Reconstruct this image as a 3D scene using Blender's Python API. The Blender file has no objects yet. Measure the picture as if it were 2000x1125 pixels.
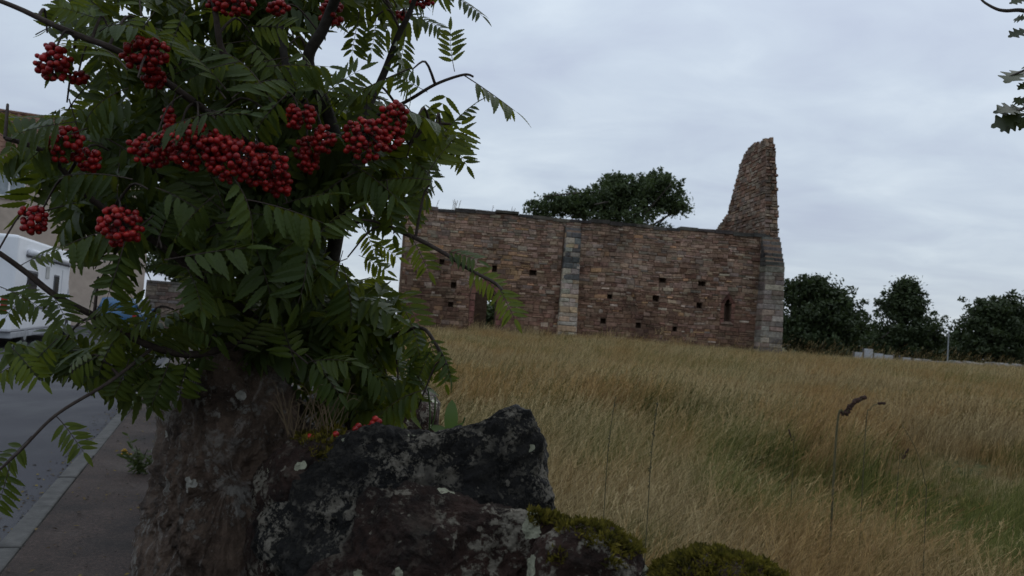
import bpy, bmesh, math, random
import numpy as np
from mathutils import Vector, Matrix, noise as mnoise

# ------------------------------------------------------------------ camera, sky, sun, exposure
scene = bpy.context.scene
COL = scene.collection
FPX = 1570.0                       # focal length in pixels of the 2000 px wide photograph
CAM = Vector((0, 0, 1.45))
PITCH, ROLL = math.radians(2.65), math.radians(4.0)
FWD = Vector((0, math.cos(PITCH), math.sin(PITCH)))
_u0 = Vector((0, -math.sin(PITCH), math.cos(PITCH))); _r0 = Vector((1, 0, 0))
RGT = _r0 * math.cos(ROLL) + _u0 * math.sin(ROLL)
UPV = _u0 * math.cos(ROLL) - _r0 * math.sin(ROLL)
cam = bpy.data.cameras.new('camera'); camo = bpy.data.objects.new('camera', cam); COL.objects.link(camo)
camo.matrix_world = Matrix(((RGT.x, UPV.x, -FWD.x, CAM.x), (RGT.y, UPV.y, -FWD.y, CAM.y), (RGT.z, UPV.z, -FWD.z, CAM.z), (0, 0, 0, 1)))
cam.sensor_width = 36; cam.lens = FPX / 2000 * 36; cam.clip_start = 0.02; cam.clip_end = 3000
cam.dof.use_dof = True; cam.dof.focus_distance = 1.4; cam.dof.aperture_fstop = 14
scene.camera = camo

world = bpy.data.worlds.new('World'); scene.world = world; world.use_nodes = True
SUN_EL, SUN_AZ = math.radians(48), math.radians(35)      # azimuth from +Y towards +X
def build_world():
    nt = world.node_tree; N = nt.nodes; L = nt.links; N.clear()
    out = N.new('ShaderNodeOutputWorld'); bg = N.new('ShaderNodeBackground')
    sky = N.new('ShaderNodeTexSky'); sky.sky_type = 'NISHITA'; sky.sun_disc = False
    sky.sun_elevation = SUN_EL; sky.sun_rotation = SUN_AZ
    tc = N.new('ShaderNodeTexCoord'); sep = N.new('ShaderNodeSeparateXYZ'); L.new(tc.outputs['Generated'], sep.inputs[0])
    def M(op, a, b=None, clamp=False):
        m = N.new('ShaderNodeMath'); m.operation = op; m.use_clamp = clamp
        for i, v in enumerate((a, b)):
            if v is None: continue
            if isinstance(v, (int, float)): m.inputs[i].default_value = v
            else: L.new(v, m.inputs[i])
        return m.outputs[0]
    z = M('MAXIMUM', sep.outputs[2], 0.0)
    den = M('ADD', z, 0.16)
    px = M('DIVIDE', sep.outputs[0], den); py = M('DIVIDE', sep.outputs[1], den)
    cmb = N.new('ShaderNodeCombineXYZ'); L.new(px, cmb.inputs[0]); L.new(M('MULTIPLY', py, 1.25), cmb.inputs[1])
    def noise(scale, det, rough, off):
        mp = N.new('ShaderNodeMapping'); mp.inputs['Location'].default_value = off; L.new(cmb.outputs[0], mp.inputs[0])
        n = N.new('ShaderNodeTexNoise'); n.inputs['Scale'].default_value = scale; n.inputs['Detail'].default_value = det
        n.inputs['Roughness'].default_value = rough; n.inputs['Distortion'].default_value = 0.4
        L.new(mp.outputs[0], n.inputs['Vector']); return n.outputs['Fac']
    f = M('ADD', M('MULTIPLY', noise(0.75, 3, .5, (1.3, 4.2, 0)), .55), M('MULTIPLY', noise(2.3, 6, .55, (5.1, .7, 0)), .45))
    cr = N.new('ShaderNodeValToRGB'); e = cr.color_ramp.elements
    e[0].position = .32; e[0].color = (.40, .45, .565, 1); e[1].position = .70; e[1].color = (.64, .715, .775, 1)
    m_ = e.new(.5); m_.color = (.49, .56, .65, 1)
    L.new(f, cr.inputs[0])
    # overcast luminance: zenith brighter than the horizon
    lum = M('ADD', M('MULTIPLY', z, .62), .80)
    sc = N.new('ShaderNodeVectorMath'); sc.operation = 'SCALE'; L.new(cr.outputs[0], sc.inputs[0]); L.new(lum, sc.inputs['Scale'])
    s2 = N.new('ShaderNodeVectorMath'); s2.operation = 'SCALE'; L.new(sky.outputs[0], s2.inputs[0]); s2.inputs['Scale'].default_value = 0.008
    add = N.new('ShaderNodeVectorMath'); add.operation = 'ADD'; L.new(sc.outputs[0], add.inputs[0]); L.new(s2.outputs[0], add.inputs[1])
    # background strength 0.1 like a Nishita sky; colours above are scaled for it
    s3 = N.new('ShaderNodeVectorMath'); s3.operation = 'SCALE'; L.new(add.outputs[0], s3.inputs[0]); s3.inputs['Scale'].default_value = 11.4
    L.new(s3.outputs[0], bg.inputs[0]); bg.inputs[1].default_value = 0.1
    L.new(bg.outputs[0], out.inputs[0])
build_world()
sun = bpy.data.lights.new('sun', 'SUN'); sun.energy = 0.5; sun.angle = math.radians(50); sun.color = (1, .97, .92)
suno = bpy.data.objects.new('sun', sun); COL.objects.link(suno)
sd = Vector((math.sin(SUN_AZ) * math.cos(SUN_EL), math.cos(SUN_AZ) * math.cos(SUN_EL), math.sin(SUN_EL)))
suno.rotation_euler = sd.to_track_quat('Z', 'Y').to_euler(); suno.location = (0, 0, 30)
scene.view_settings.view_transform = 'Standard'; scene.view_settings.look = 'None'
scene.view_settings.exposure = 0.0; scene.view_settings.gamma = 1.0

# ------------------------------------------------------------------ helpers
def ray(x, y):
    return (FWD + RGT * ((x - 1000) / FPX) + UPV * ((562.5 - y) / FPX))
def P(x, y, d): return CAM + ray(x, y) * d               # d: depth along the view axis
def proj(p):
    v = p - CAM; d = v.dot(FWD)
    return 1000 + FPX * v.dot(RGT) / d, 562.5 - FPX * v.dot(UPV) / d, d
def hit(x, y, o, n):                                       # ray through a pixel meets a plane
    r = ray(x, y); t = (o - CAM).dot(n) / r.dot(n); return CAM + r * t
def atZ(x, y, z): return hit(x, y, Vector((0, 0, z)), Vector((0, 0, 1)))
def XYat(px, depth_y):                                     # ground position for a picture column at a forward distance
    r = ray(px, 640); t = depth_y / r.y; return r.x * t
def smooth(a, b, x):
    t = min(1, max(0, (x - a) / (b - a))); return t * t * (3 - 2 * t)

class MB:
    def __init__(s): s.v = []; s.f = []; s.c = []; s.m = []
    def add(s, vs, fs, col=None, mi=0):
        o = len(s.v); s.v += [tuple(v) for v in vs]; s.f += [tuple(i + o for i in f) for f in fs]
        s.c += [col if col else (1, 1, 1)] * len(vs); s.m += [mi] * len(fs)
    def box(s, lo, hi, M=None, col=None, bev=0.0, mi=0):
        x0, y0, z0 = lo; x1, y1, z1 = hi
        if bev <= 0:
            vs = [Vector(p) for p in ((x0,y0,z0),(x1,y0,z0),(x1,y1,z0),(x0,y1,z0),(x0,y0,z1),(x1,y0,z1),(x1,y1,z1),(x0,y1,z1))]
            fs = [(0,3,2,1),(4,5,6,7),(0,1,5,4),(1,2,6,5),(2,3,7,6),(3,0,4,7)]
        else:
            vs = []; fs = []
            bm = bmesh.new(); bmesh.ops.create_cube(bm, size=1)
            for v in bm.verts: v.co = Vector(((x0+x1)/2 + v.co.x*(x1-x0), (y0+y1)/2 + v.co.y*(y1-y0), (z0+z1)/2 + v.co.z*(z1-z0)))
            bmesh.ops.bevel(bm, geom=bm.edges[:], offset=bev, segments=2, affect='EDGES', profile=.5)
            bm.verts.index_update(); vs = [v.co.copy() for v in bm.verts]; fs = [tuple(v.index for v in f.verts) for f in bm.faces]; bm.free()
        if M is not None: vs = [M @ v for v in vs]
        s.add(vs, fs, col, mi)
    def tube(s, pts, rad, n=6, col=None, cap=True, mi=0):
        pts = [Vector(p) for p in pts]; vs = []; fs = []
        prev = None
        for i, p in enumerate(pts):
            t = (pts[min(i+1, len(pts)-1)] - pts[max(i-1, 0)])
            if t.length < 1e-9: t = Vector((0,0,1))
            t.normalize()
            if prev is None:
                a = Vector((1,0,0)) if abs(t.x) < .8 else Vector((0,1,0)); a = (a - t*a.dot(t)).normalized()
            else: a = (prev - t*prev.dot(t)).normalized()
            prev = a; b = t.cross(a); r = rad[i] if hasattr(rad, '__len__') else rad
            for k in range(n):
                q = 2*math.pi*k/n; vs.append(p + (a*math.cos(q) + b*math.sin(q))*r)
        for i in range(len(pts)-1):
            for k in range(n): fs.append((i*n+k, i*n+(k+1)%n, (i+1)*n+(k+1)%n, (i+1)*n+k))
        if cap: fs.append(tuple(range(n-1,-1,-1))); fs.append(tuple((len(pts)-1)*n+k for k in range(n)))
        s.add(vs, fs, col, mi)
    def lathe(s, prof, n, M, col=None, mi=0):              # prof: (r, h) pairs about local Z
        vs = []; fs = []
        for r, h in prof:
            for k in range(n): vs.append(M @ Vector((r*math.cos(2*math.pi*k/n), r*math.sin(2*math.pi*k/n), h)))
        for i in range(len(prof)-1):
            for k in range(n): fs.append((i*n+k, i*n+(k+1)%n, (i+1)*n+(k+1)%n, (i+1)*n+k))
        fs.append(tuple(range(n-1,-1,-1))); fs.append(tuple((len(prof)-1)*n+k for k in range(n)))
        s.add(vs, fs, col, mi)
    def mesh(s, name, mats, smooth_=False):
        me = bpy.data.meshes.new(name); me.from_pydata(s.v, [], s.f)
        a = me.attributes.new('col', 'FLOAT_COLOR', 'POINT')
        if s.v: a.data.foreach_set('color', np.array([(c[0], c[1], c[2], 1) for c in s.c], dtype=np.float32).ravel())
        for m in (mats if isinstance(mats, (list, tuple)) else [mats]): me.materials.append(m)
        if any(s.m): me.polygons.foreach_set('material_index', s.m)
        if smooth_: me.polygons.foreach_set('use_smooth', [True]*len(s.f))
        me.update(); return me
    def build(s, name, mats, parent=None, smooth_=False):
        return link(name, s.mesh(name, mats, smooth_), parent)

def link(name, me, parent=None, mw=None):
    o = bpy.data.objects.new(name, me); COL.objects.link(o)
    if parent is not None: o.parent = parent; o.matrix_parent_inverse = PINV.get(parent.name, Matrix())
    if mw is not None:
        o.matrix_basis = mw
    return o
PINV = {}
def thing(name, label, cat, loc, group=None):
    o = bpy.data.objects.new(name, None); COL.objects.link(o); o.location = loc; o.empty_display_size = .1
    PINV[o.name] = Matrix.Translation(-Vector(loc))
    tag(o, label, cat, group); return o
def tag(o, label=None, cat=None, group=None, kind=None):
    if label: o['label'] = label
    if cat: o['category'] = cat
    if group: o['group'] = group
    if kind: o['kind'] = kind
    return o
def fast_mesh(name, V, F, mat, col=None, smooth_=False):   # numpy verts, faces all with the same corner count
    me = bpy.data.meshes.new(name); nf, k = F.shape
    me.vertices.add(len(V)); me.vertices.foreach_set('co', V.astype(np.float32).ravel())
    me.loops.add(nf*k); me.loops.foreach_set('vertex_index', F.astype(np.int32).ravel())
    me.polygons.add(nf); me.polygons.foreach_set('loop_start', np.arange(0, nf*k, k, dtype=np.int32))
    if smooth_: me.polygons.foreach_set('use_smooth', np.ones(nf, dtype=bool))
    if col is not None:
        a = me.attributes.new('col', 'FLOAT_COLOR', 'POINT')
        a.data.foreach_set('color', np.concatenate([col, np.ones((len(col), 1))], 1).astype(np.float32).ravel())
    me.materials.append(mat); me.update(calc_edges=True); me.validate(); return me
def spline(pts, n=6):                                      # Catmull-Rom through points
    pts = [Vector(p) for p in pts]; out = []
    for i in range(len(pts)-1):
        p0 = pts[max(i-1,0)]; p1 = pts[i]; p2 = pts[i+1]; p3 = pts[min(i+2,len(pts)-1)]
        for k in range(n):
            t = k/n; out.append(.5*((2*p1)+(p2-p0)*t+(2*p0-5*p1+4*p2-p3)*t*t+(3*p1-p0-3*p2+p3)*t**3))
    out.append(pts[-1]); return out

# ------------------------------------------------------------------ materials
class MT:
    def __init__(s, name, rough=.8, spec=.3):
        s.m = bpy.data.materials.new(name); s.m.use_nodes = True; s.nt = s.m.node_tree; s.N = s.nt.nodes; s.L = s.nt.links
        s.b = s.N['Principled BSDF']; s.out = s.N['Material Output']
        s.b.inputs['Roughness'].default_value = rough; s.b.inputs['Specular IOR Level'].default_value = spec
        s.pos = None
    def P(s):
        if s.pos is None: s.pos = s.N.new('ShaderNodeNewGeometry')
        return s.pos.outputs['Position']
    def noise(s, scale, det=4, rough=.55, vec=None, stretch=None, dist=0):
        n = s.N.new('ShaderNodeTexNoise'); n.inputs['Scale'].default_value = scale; n.inputs['Detail'].default_value = det
        n.inputs['Roughness'].default_value = rough; n.inputs['Distortion'].default_value = dist
        v = vec or s.P()
        if stretch:
            mp = s.N.new('ShaderNodeMapping'); mp.inputs['Scale'].default_value = stretch; s.L.new(v, mp.inputs[0]); v = mp.outputs[0]
        s.L.new(v, n.inputs['Vector']); return n.outputs['Fac']
    def vor(s, scale, out='Distance', feature='F1', rand=1.0, vec=None):
        n = s.N.new('ShaderNodeTexVoronoi'); n.feature = feature; n.inputs['Scale'].default_value = scale; n.inputs['Randomness'].default_value = rand
        s.L.new(vec or s.P(), n.inputs['Vector']); return n.outputs[out]
    def ramp(s, fac, stops, interp='LINEAR'):
        r = s.N.new('ShaderNodeValToRGB'); r.color_ramp.interpolation = interp; e = r.color_ramp.elements
        while len(e) > 1: e.remove(e[-1])
        for i, (p, c) in enumerate(stops):
            c = c if hasattr(c, '__len__') else (c, c, c)
            q = e[0] if i == 0 else e.new(p)
            q.position = p; q.color = (c[0], c[1], c[2], 1)
        s.L.new(fac, r.inputs[0]); return r.outputs[0]
    def mix(s, fac, a, b, mode='MIX'):
        n = s.N.new('ShaderNodeMix'); n.data_type = 'RGBA'; n.blend_type = mode
        for sock, v in ((n.inputs[0], fac), (n.inputs[6], a), (n.inputs[7], b)):
            if isinstance(v, (int, float)): sock.default_value = v
            elif isinstance(v, tuple): sock.default_value = (*v, 1) if len(v) == 3 else v
            else: s.L.new(v, sock)
        return n.outputs[2]
    def math(s, op, a, b=None, clamp=False):
        m = s.N.new('ShaderNodeMath'); m.operation = op; m.use_clamp = clamp
        for i, v in enumerate((a, b)):
            if v is None: continue
            if isinstance(v, (int, float)): m.inputs[i].default_value = v
            else: s.L.new(v, m.inputs[i])
        return m.outputs[0]
    def attr(s, name='col', out='Color'):
        a = s.N.new('ShaderNodeAttribute'); a.attribute_name = name; return a.outputs[out]
    def color(s, c):
        if isinstance(c, tuple): s.b.inputs['Base Color'].default_value = (*c, 1)
        else: s.L.new(c, s.b.inputs['Base Color'])
        return s
    def rough(s, r): s.L.new(r, s.b.inputs['Roughness']); return s
    def bump(s, h, strength=.5, dist=.01):
        b = s.N.new('ShaderNodeBump'); b.inputs['Strength'].default_value = strength; b.inputs['Distance'].default_value = dist
        s.L.new(h, b.inputs['Height']); s.L.new(b.outputs[0], s.b.inputs['Normal']); return s
    def rand(s):
        o = s.N.new('ShaderNodeObjectInfo'); return o.outputs['Random']
    def geo(s, out):
        if s.pos is None: s.P()
        return s.pos.outputs[out]
    def translucent(s, col, fac):
        t = s.N.new('ShaderNodeBsdfTranslucent')
        if isinstance(col, tuple): t.inputs[0].default_value = (*col, 1)
        else: s.L.new(col, t.inputs[0])
        mx = s.N.new('ShaderNodeMixShader'); mx.inputs[0].default_value = fac
        s.L.new(s.b.outputs[0], mx.inputs[1]); s.L.new(t.outputs[0], mx.inputs[2]); s.L.new(mx.outputs[0], s.out.inputs[0]); return s

def simple(name, col, rough=.6, var=.25, scale=6, spec=.3, bump=0):
    t = MT(name, rough, spec); n = t.noise(scale, 4)
    t.color(t.ramp(n, [(.3, tuple(c*(1-var) for c in col)), (.7, tuple(min(1, c*(1+var)) for c in col))]))
    if bump: t.bump(n, bump, .02)
    return t.m

def m_attr_stone(name, scale=9, bump=.6, dist=.03, rough=.9):
    t = MT(name, rough, .15)
    n = t.noise(scale, 6, .65); n2 = t.noise(scale*.35, 3)
    k = t.ramp(t.math('ADD', t.math('MULTIPLY', n, .7), t.math('MULTIPLY', n2, .3)), [(.3, .42), (.5, .95), (.72, 1.6)])
    k2 = t.ramp(t.noise(.55, 5, .6), [(.36, .62), (.5, 1.0), (.66, 1.22)])
    t.color(t.mix(1.0, t.mix(1.0, t.attr(), k, 'MULTIPLY'), k2, 'MULTIPLY')); t.bump(t.noise(scale*2.2, 5, .7), bump, dist); return t.m
M_STONE = m_attr_stone('rubble_stone')
def m_core():
    t = MT('mortar_core', .95, .1); n = t.noise(5, 6, .7)
    t.color(t.ramp(n, [(.3, (.09, .058, .042)), (.7, (.19, .13, .092))])); t.bump(n, .8, .05); return t.m
M_CORE = m_core()
M_ROADSTONE = m_attr_stone('boundary_stone', 16, .7, .015)

def m_leaf(name, ca, cb, cback, tcol, tfac=.3, rough=.42, spec=.35, tscale=60):
    t = MT(name, rough, spec)
    n = t.noise(tscale, 3); r = t.rand()
    c = t.mix(t.math('ADD', t.math('MULTIPLY', r, .6), t.math('MULTIPLY', n, .4)), ca, cb)
    c = t.mix(1.0, c, t.ramp(t.noise(tscale*.15, 2), [(.35, .75), (.65, 1.2)]), 'MULTIPLY')
    c = t.mix(t.geo('Backfacing'), c, cback)
    t.color(c); t.bump(t.noise(tscale*5, 2), .12, .002)
    t.translucent(tcol, tfac); return t.m
M_ROWAN = m_leaf('rowan_leaf', (.024, .044, .011), (.060, .085, .017), (.076, .10, .04), (.19, .22, .016), .30, .48, .2)
M_ROWAN_Y = m_leaf('rowan_leaf_young_lit', (.052, .080, .013), (.092, .118, .018), (.09, .115, .035), (.22, .25, .02), .38, .45, .22)  # yellower leaf; on the bush's right side its colour stands in for light
M_OAK = m_leaf('oak_leaf', (.03, .042, .016), (.05, .06, .022), (.06, .07, .04), (.06, .08, .015), .2)
M_TREE = m_leaf('tree_leaf', (.034, .050, .020), (.060, .080, .030), (.045, .06, .03), (.04, .06, .012), .22, .55, .2, 1.5)
M_TREE2 = m_leaf('broadleaf_leaf', (.055, .084, .036), (.095, .125, .05), (.06, .08, .04), (.06, .09, .02), .28, .55, .2, 1.5)
def m_bark(name, a, b, sc=40):
    t = MT(name, .8, .25); n = t.noise(sc, 5, .65)
    t.color(t.ramp(n, [(.3, a), (.7, b)])); t.bump(n, .5, .004); return t.m
M_BARK = m_bark('rowan_bark', (.018, .015, .013), (.05, .042, .036), 90)
M_TWIG = m_bark('rowan_twig', (.028, .018, .016), (.06, .045, .035), 120)
M_BARK2 = m_bark('tree_bark', (.04, .033, .028), (.1, .085, .07), 12)
def m_berry():
    t = MT('rowan_berry', .38, .3); r = t.rand()
    n = t.noise(70, 2)
    c = t.mix(t.ramp(n, [(.35, 0), (.65, 1)]), (.11, .003, .006), (.30, .010, .010)); c = t.mix(t.math('MULTIPLY', t.math('GREATER_THAN', t.noise(160, 1), .6), .5), c, (.42, .035, .014)); t.color(c)
    t.b.inputs['Subsurface Weight'].default_value = 0.0
    t.bump(t.noise(700, 2), .1, .0005); return t.m
M_BERRY = m_berry()
M_BERRYTIP = simple('berry_tip', (.015, .008, .006), .8)

def m_boulder(name, dark, mid, lich, spot, lich_cut=.56, spots=.16, streak=None, lscale=34):
    t = MT(name, .8, .18)
    n1 = t.noise(14, 6, .65); n2 = t.noise(60, 5, .7)
    base = t.ramp(t.math('ADD', t.math('MULTIPLY', n1, .6), t.math('MULTIPLY', n2, .4)), [(.36, dark), (.6, mid)])
    if streak:
        sfac = t.ramp(t.noise(20, 7, .7, stretch=(1.1, 1.1, .75), dist=.8), [(.55, 0), (.64, .7)])
        base = t.mix(sfac, base, streak)
    # crusty grey lichen: noise patches broken by a finer noise
    l = t.math('ADD', t.math('MULTIPLY', t.noise(lscale, 4, .6, dist=.5), .55), t.math('MULTIPLY', t.noise(lscale*4.5, 5, .7), .45))
    lf = t.ramp(l, [(lich_cut, 0), (lich_cut+.05, 1)])
    lcol = t.mix(t.noise(150, 4, .7), tuple(c*.45 for c in lich), lich)
    base = t.mix(t.math('MULTIPLY', lf, t.ramp(t.noise(11, 3), [(.42, .12), (.55, 1)])), base, lcol)
    # round pale lichen spots
    jit = t.N.new('ShaderNodeVectorMath'); jit.operation = 'ADD'; t.L.new(t.P(), jit.inputs[0])
    nn = t.N.new('ShaderNodeTexNoise'); nn.inputs['Scale'].default_value = 90; t.L.new(t.P(), nn.inputs['Vector'])
    sc = t.N.new('ShaderNodeVectorMath'); sc.operation = 'SCALE'; sc.inputs['Scale'].default_value = .009; t.L.new(nn.outputs['Color'], sc.inputs[0]); t.L.new(sc.outputs[0], jit.inputs[1])
    vd = t.vor(23, vec=jit.outputs[0]); vc = t.vor(23, 'Color', vec=jit.outputs[0])
    sx = t.N.new('ShaderNodeSeparateXYZ'); t.L.new(vc, sx.inputs[0])
    size = t.math('MULTIPLY', t.math('SUBTRACT', sx.outputs[0], 1.0 - spots*2.6), .55)
    sp = t.math('GREATER_THAN', size, vd)
    base = t.mix(sp, base, t.mix(t.noise(200, 3), tuple(c*.6 for c in spot), spot))
    vd2 = t.vor(75, vec=jit.outputs[0]); vc2 = t.vor(75, 'Color', vec=jit.outputs[0]); sx2 = t.N.new('ShaderNodeSeparateXYZ'); t.L.new(vc2, sx2.inputs[0])
    sp2 = t.math('GREATER_THAN', t.math('MULTIPLY', t.math('SUBTRACT', sx2.outputs[1], 1.0-spots*1.6), .8), vd2)
    base = t.mix(t.math('MULTIPLY', sp2, .75), base, lcol)
    t.color(base)
    h = t.math('ADD', t.math('MULTIPLY', t.noise(45, 7, .72), 1.0), t.math('MULTIPLY', lf, .12))
    t.bump(h, 1.0, .02)
    t.rough(t.ramp(n2, [(.3, .6), (.7, .95)])); return t.m
M_B_DARK = m_boulder('dark_lichen_rock', (.006, .006, .006), (.026, .024, .022), (.28, .25, .20), (.5, .5, .36), .49, .19, None, 52)
M_B_BROWN = m_boulder('brown_rock', (.034, .022, .016), (.185, .128, .094), (.36, .33, .29), (.5, .48, .42), .53, .16, (.33, .29, .255), 26)
M_B_FRONT = m_boulder('red_black_rock', (.008, .006, .005), (.058, .032, .024), (.32, .285, .225), (.58, .58, .42), .505, .25, None, 30)
M_MOSS = None
def m_moss():
    t = MT('moss', .9, .1); c = t.mix(t.ramp(t.noise(70, 5, .7), [(.40, 0), (.62, 1)]), (.020, .017, .005), (.17, .135, .020)); t.color(c); t.translucent((.13, .13, .02), .2); return t.m
M_MOSS = m_moss()
def m_paint(name, col, rough=.35): return simple(name, col, rough, .05, 2, .5)
M_WHITE = m_paint('white_gelcoat', (.72, .73, .76), .35)
M_GLASSD = simple('dark_glass', (.02, .025, .03), .08, .1, 3, .6)
M_TYRE = simple('tyre_rubber', (.02, .02, .02), .85)
M_METAL = simple('grey_metal', (.25, .26, .27), .45)
M_PLAST = simple('grey_plastic', (.1, .1, .11), .6)
M_BLUE = m_paint('blue_car_paint', (.012, .075, .17), .3)
M_RED = m_paint('red_lens', (.3, .01, .01), .2)
M_RENDER = simple('beige_render', (.42, .34, .28), .9, .12, 3, .1, .15)
M_PVC = simple('white_frame', (.75, .75, .75), .4, .05)
M_CURT = simple('net_curtain', (.3, .33, .35), .7, .2, 4)

# ------------------------------------------------------------------ the lie of the land
_k0, _k1 = atZ(8, 1112, .105), atZ(252, 806, .105)
DR = (_k1-_k0); DR.z = 0; DR.normalize(); NR = Vector((DR.y, -DR.x, 0))      # along the road / to its right
KERB0 = Vector((_k0.x, _k0.y, 0))
def road_s(x, y): return (Vector((x, y, 0)) - KERB0).dot(NR)
def road_t(x, y): return (Vector((x, y, 0)) - KERB0).dot(DR)
def RP(s, t, z=0): p = KERB0 + NR*s + DR*t; return Vector((p.x, p.y, z))
def field_z(x, y):
    z = .30 + .42*smooth(4, 32, y) - .40*smooth(40, 62, y) + .10*math.sin(x*.31+.7)*math.sin(y*.23) * smooth(2, 10, y)
    z += .05*mnoise.noise(Vector((x*.9, y*.9, 0)))
    return z

def m_ground(name, a, b, sc=.6):
    t = MT(name, .95, .1); n = t.noise(sc, 6, .6); t.color(t.ramp(n, [(.35, a), (.65, b)])); t.bump(t.noise(20, 5), .5, .05); return t.m
g = MB(); R = 900
ringn = 48
g.add([(0,0,-.06)] + [(R*math.cos(2*math.pi*i/ringn), R*math.sin(2*math.pi*i/ringn), -.06) for i in range(ringn)], [(0, 1+i, 1+(i+1)%ringn) for i in range(ringn)])
tag(g.build('ground', m_ground('earth', (.05, .055, .025), (.10, .09, .045), .2)), kind='structure')

# field: a sheet from the roadside wall to beyond the trees
xs = []; 
NX, NY = 110, 130
V = []; F = []
for j in range(NY+1):
    t = -6 + (130*((j/NY)**1.7))
    for i in range(NX+1):
        s = 1.75 + 150*((i/NX)**1.8)
        p = RP(s, t); V.append((p.x, p.y, field_z(p.x, p.y)))
for j in range(NY):
    for i in range(NX): a = j*(NX+1)+i; F.append((a, a+1, a+NX+2, a+NX+1))
def m_field():
    t = MT('field_soil', .95, .1); n = t.noise(.5, 6); n2 = t.noise(14, 4)
    c = t.ramp(n, [(.35, (.060, .070, .022)), (.65, (.115, .085, .042))])
    t.color(t.mix(1.0, c, t.ramp(n2, [(.3, .5), (.7, 1.2)]), 'MULTIPLY')); t.bump(n2, .8, .05); return t.m
tag(link('field', fast_mesh('field', np.array(V), np.array(F), m_field(), smooth_=True)), kind='structure')

def m_road():
    t = MT('wet_asphalt', .5, .3); n = t.noise(1.1, 5, .6, stretch=(1, .5, 1)); n2 = t.noise(120, 3, .7); n3 = t.noise(.35, 3)
    c = t.ramp(n2, [(.3, (.020, .020, .024)), (.7, (.058, .057, .066))])
    c = t.mix(1.0, c, t.ramp(n, [(.35, .65), (.65, 1.25)]), 'MULTIPLY'); t.color(c)
    t.rough(t.ramp(t.math('ADD', t.math('MULTIPLY', n, .6), t.math('MULTIPLY', n3, .4)), [(.42, .55), (.58, .9)])); t.bump(n2, .6, .008); return t.m
M_ROAD = m_road()
def sheet(name, pts, z, mat, div=1):
    m = MB(); m.add([(p[0], p[1], z) for p in pts], [tuple(range(len(pts)))]); o = m.build(name, mat); tag(o, kind='structure'); return o
sheet('road', [RP(-7, -8), RP(-.14, -8), RP(-.14, 40), RP(-7, 40)], 0.0, M_ROAD)
HD = Vector((.906, .4233, 0)); HN = Vector((HD.y, -HD.x, 0))                  # along the house front / towards the street
HC = Vector((-18.05, 39.5, 0))                                                 # its right-hand corner
sheet('cross_street', [HC+HN*1.6-HD*25, HC+HN*7-HD*25, HC+HN*7+HD*16, HC+HN*1.6+HD*16], 0.004, M_ROAD)
def m_pave():
    t = MT('dirty_pavement', .8, .3); n = t.noise(2.2, 5, .6); n2 = t.noise(75, 5, .75)
    c = t.ramp(n, [(.3, (.020, .014, .011)), (.55, (.048, .031, .024)), (.75, (.07, .053, .043))])
    t.color(t.mix(1.0, c, t.ramp(n2, [(.3, .35), (.52, .9), (.68, 2.3)]), 'MULTIPLY')); t.bump(n2, 1.0, .015); return t.m
def strip(name, s0, s1, t0, t1, z, mat, n=60, amp=.006):
    m = MB(); vs = []; fs = []
    for i in range(n+1):
        for k in range(5):
            p = RP(s0+(s1-s0)*k/4, t0+(t1-t0)*i/n, z); p.z += amp*mnoise.noise(p*2.3); vs.append(p)
    for i in range(n):
        for k in range(4): a = i*5+k; fs.append((a, a+1, a+6, a+5))
    m.add(vs, fs); o = m.build(name, mat, smooth_=True); tag(o, kind='structure'); return o
strip('pavement', .0, 1.95, -7, 34, .10, m_pave())
far_pave = strip('far_pavement', -9.6, -7.16, -8, 30, .11, simple('far_paving', (.12, .115, .11), .8, .3, 8))
def m_kerb():
    t = MT('kerb_concrete', .75, .3); n = t.noise(9, 6, .65)
    t.color(t.ramp(n, [(.3, (.026, .025, .023)), (.7, (.085, .082, .076))])); t.bump(t.noise(60, 4), .5, .006); return t.m
M_KERB = m_kerb()
kb = MB(); kb.box((-.06, 0, -.10), (.06, .904, .108), bev=.012); kme = kb.mesh('kerb_stone', M_KERB)
kerb = bpy.data.objects.new('kerb', None); COL.objects.link(kerb); kerb.location = RP(-.07, -7, 0); kerb['kind'] = 'structure'
PINV['kerb'] = Matrix.Translation(-kerb.location)
rnd = random.Random(5)
KR = Matrix((( NR.x, DR.x, 0), (NR.y, DR.y, 0), (0, 0, 1))).to_4x4()
for i in range(36):
    link('kerb_stone', kme, kerb, Matrix.Translation(RP(-.065 + rnd.uniform(-.004, .004), -6 + i*.912, rnd.uniform(-.004, .004))) @ KR)
# silt and leaf litter gathered along the kerb
lit = MB(); rl = random.Random(8)
for i in range(2600):
    t = -6 + 22*rl.random(); s = -.14 - abs(rl.gauss(0, .12)) if rl.random() < .5 else rl.uniform(0, 1.15)
    z = .006 if s < -.13 else .112
    c = RP(s, t, z); a = rl.uniform(0, 6.28); q = rl.uniform(.004, .020)
    cc = rl.choice([(.05, .035, .02), (.10, .07, .03), (.03, .025, .02), (.16, .12, .03)])
    e1 = Vector((math.cos(a), math.sin(a), rl.uniform(-.2, .4)))*q; e2 = Vector((-math.sin(a), math.cos(a), rl.uniform(-.1, .4)))*q*.5
    lit.add([c-e1, c+e2+Vector((0, 0, .004)), c+e1, c-e2+Vector((0, 0, .002))], [(0, 1, 2, 3)], cc)
tag(lit.build('leaf_litter', M_ROADSTONE), 'scattered brown leaf litter along the kerb and pavement', 'leaf litter', kind='stuff')

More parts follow.
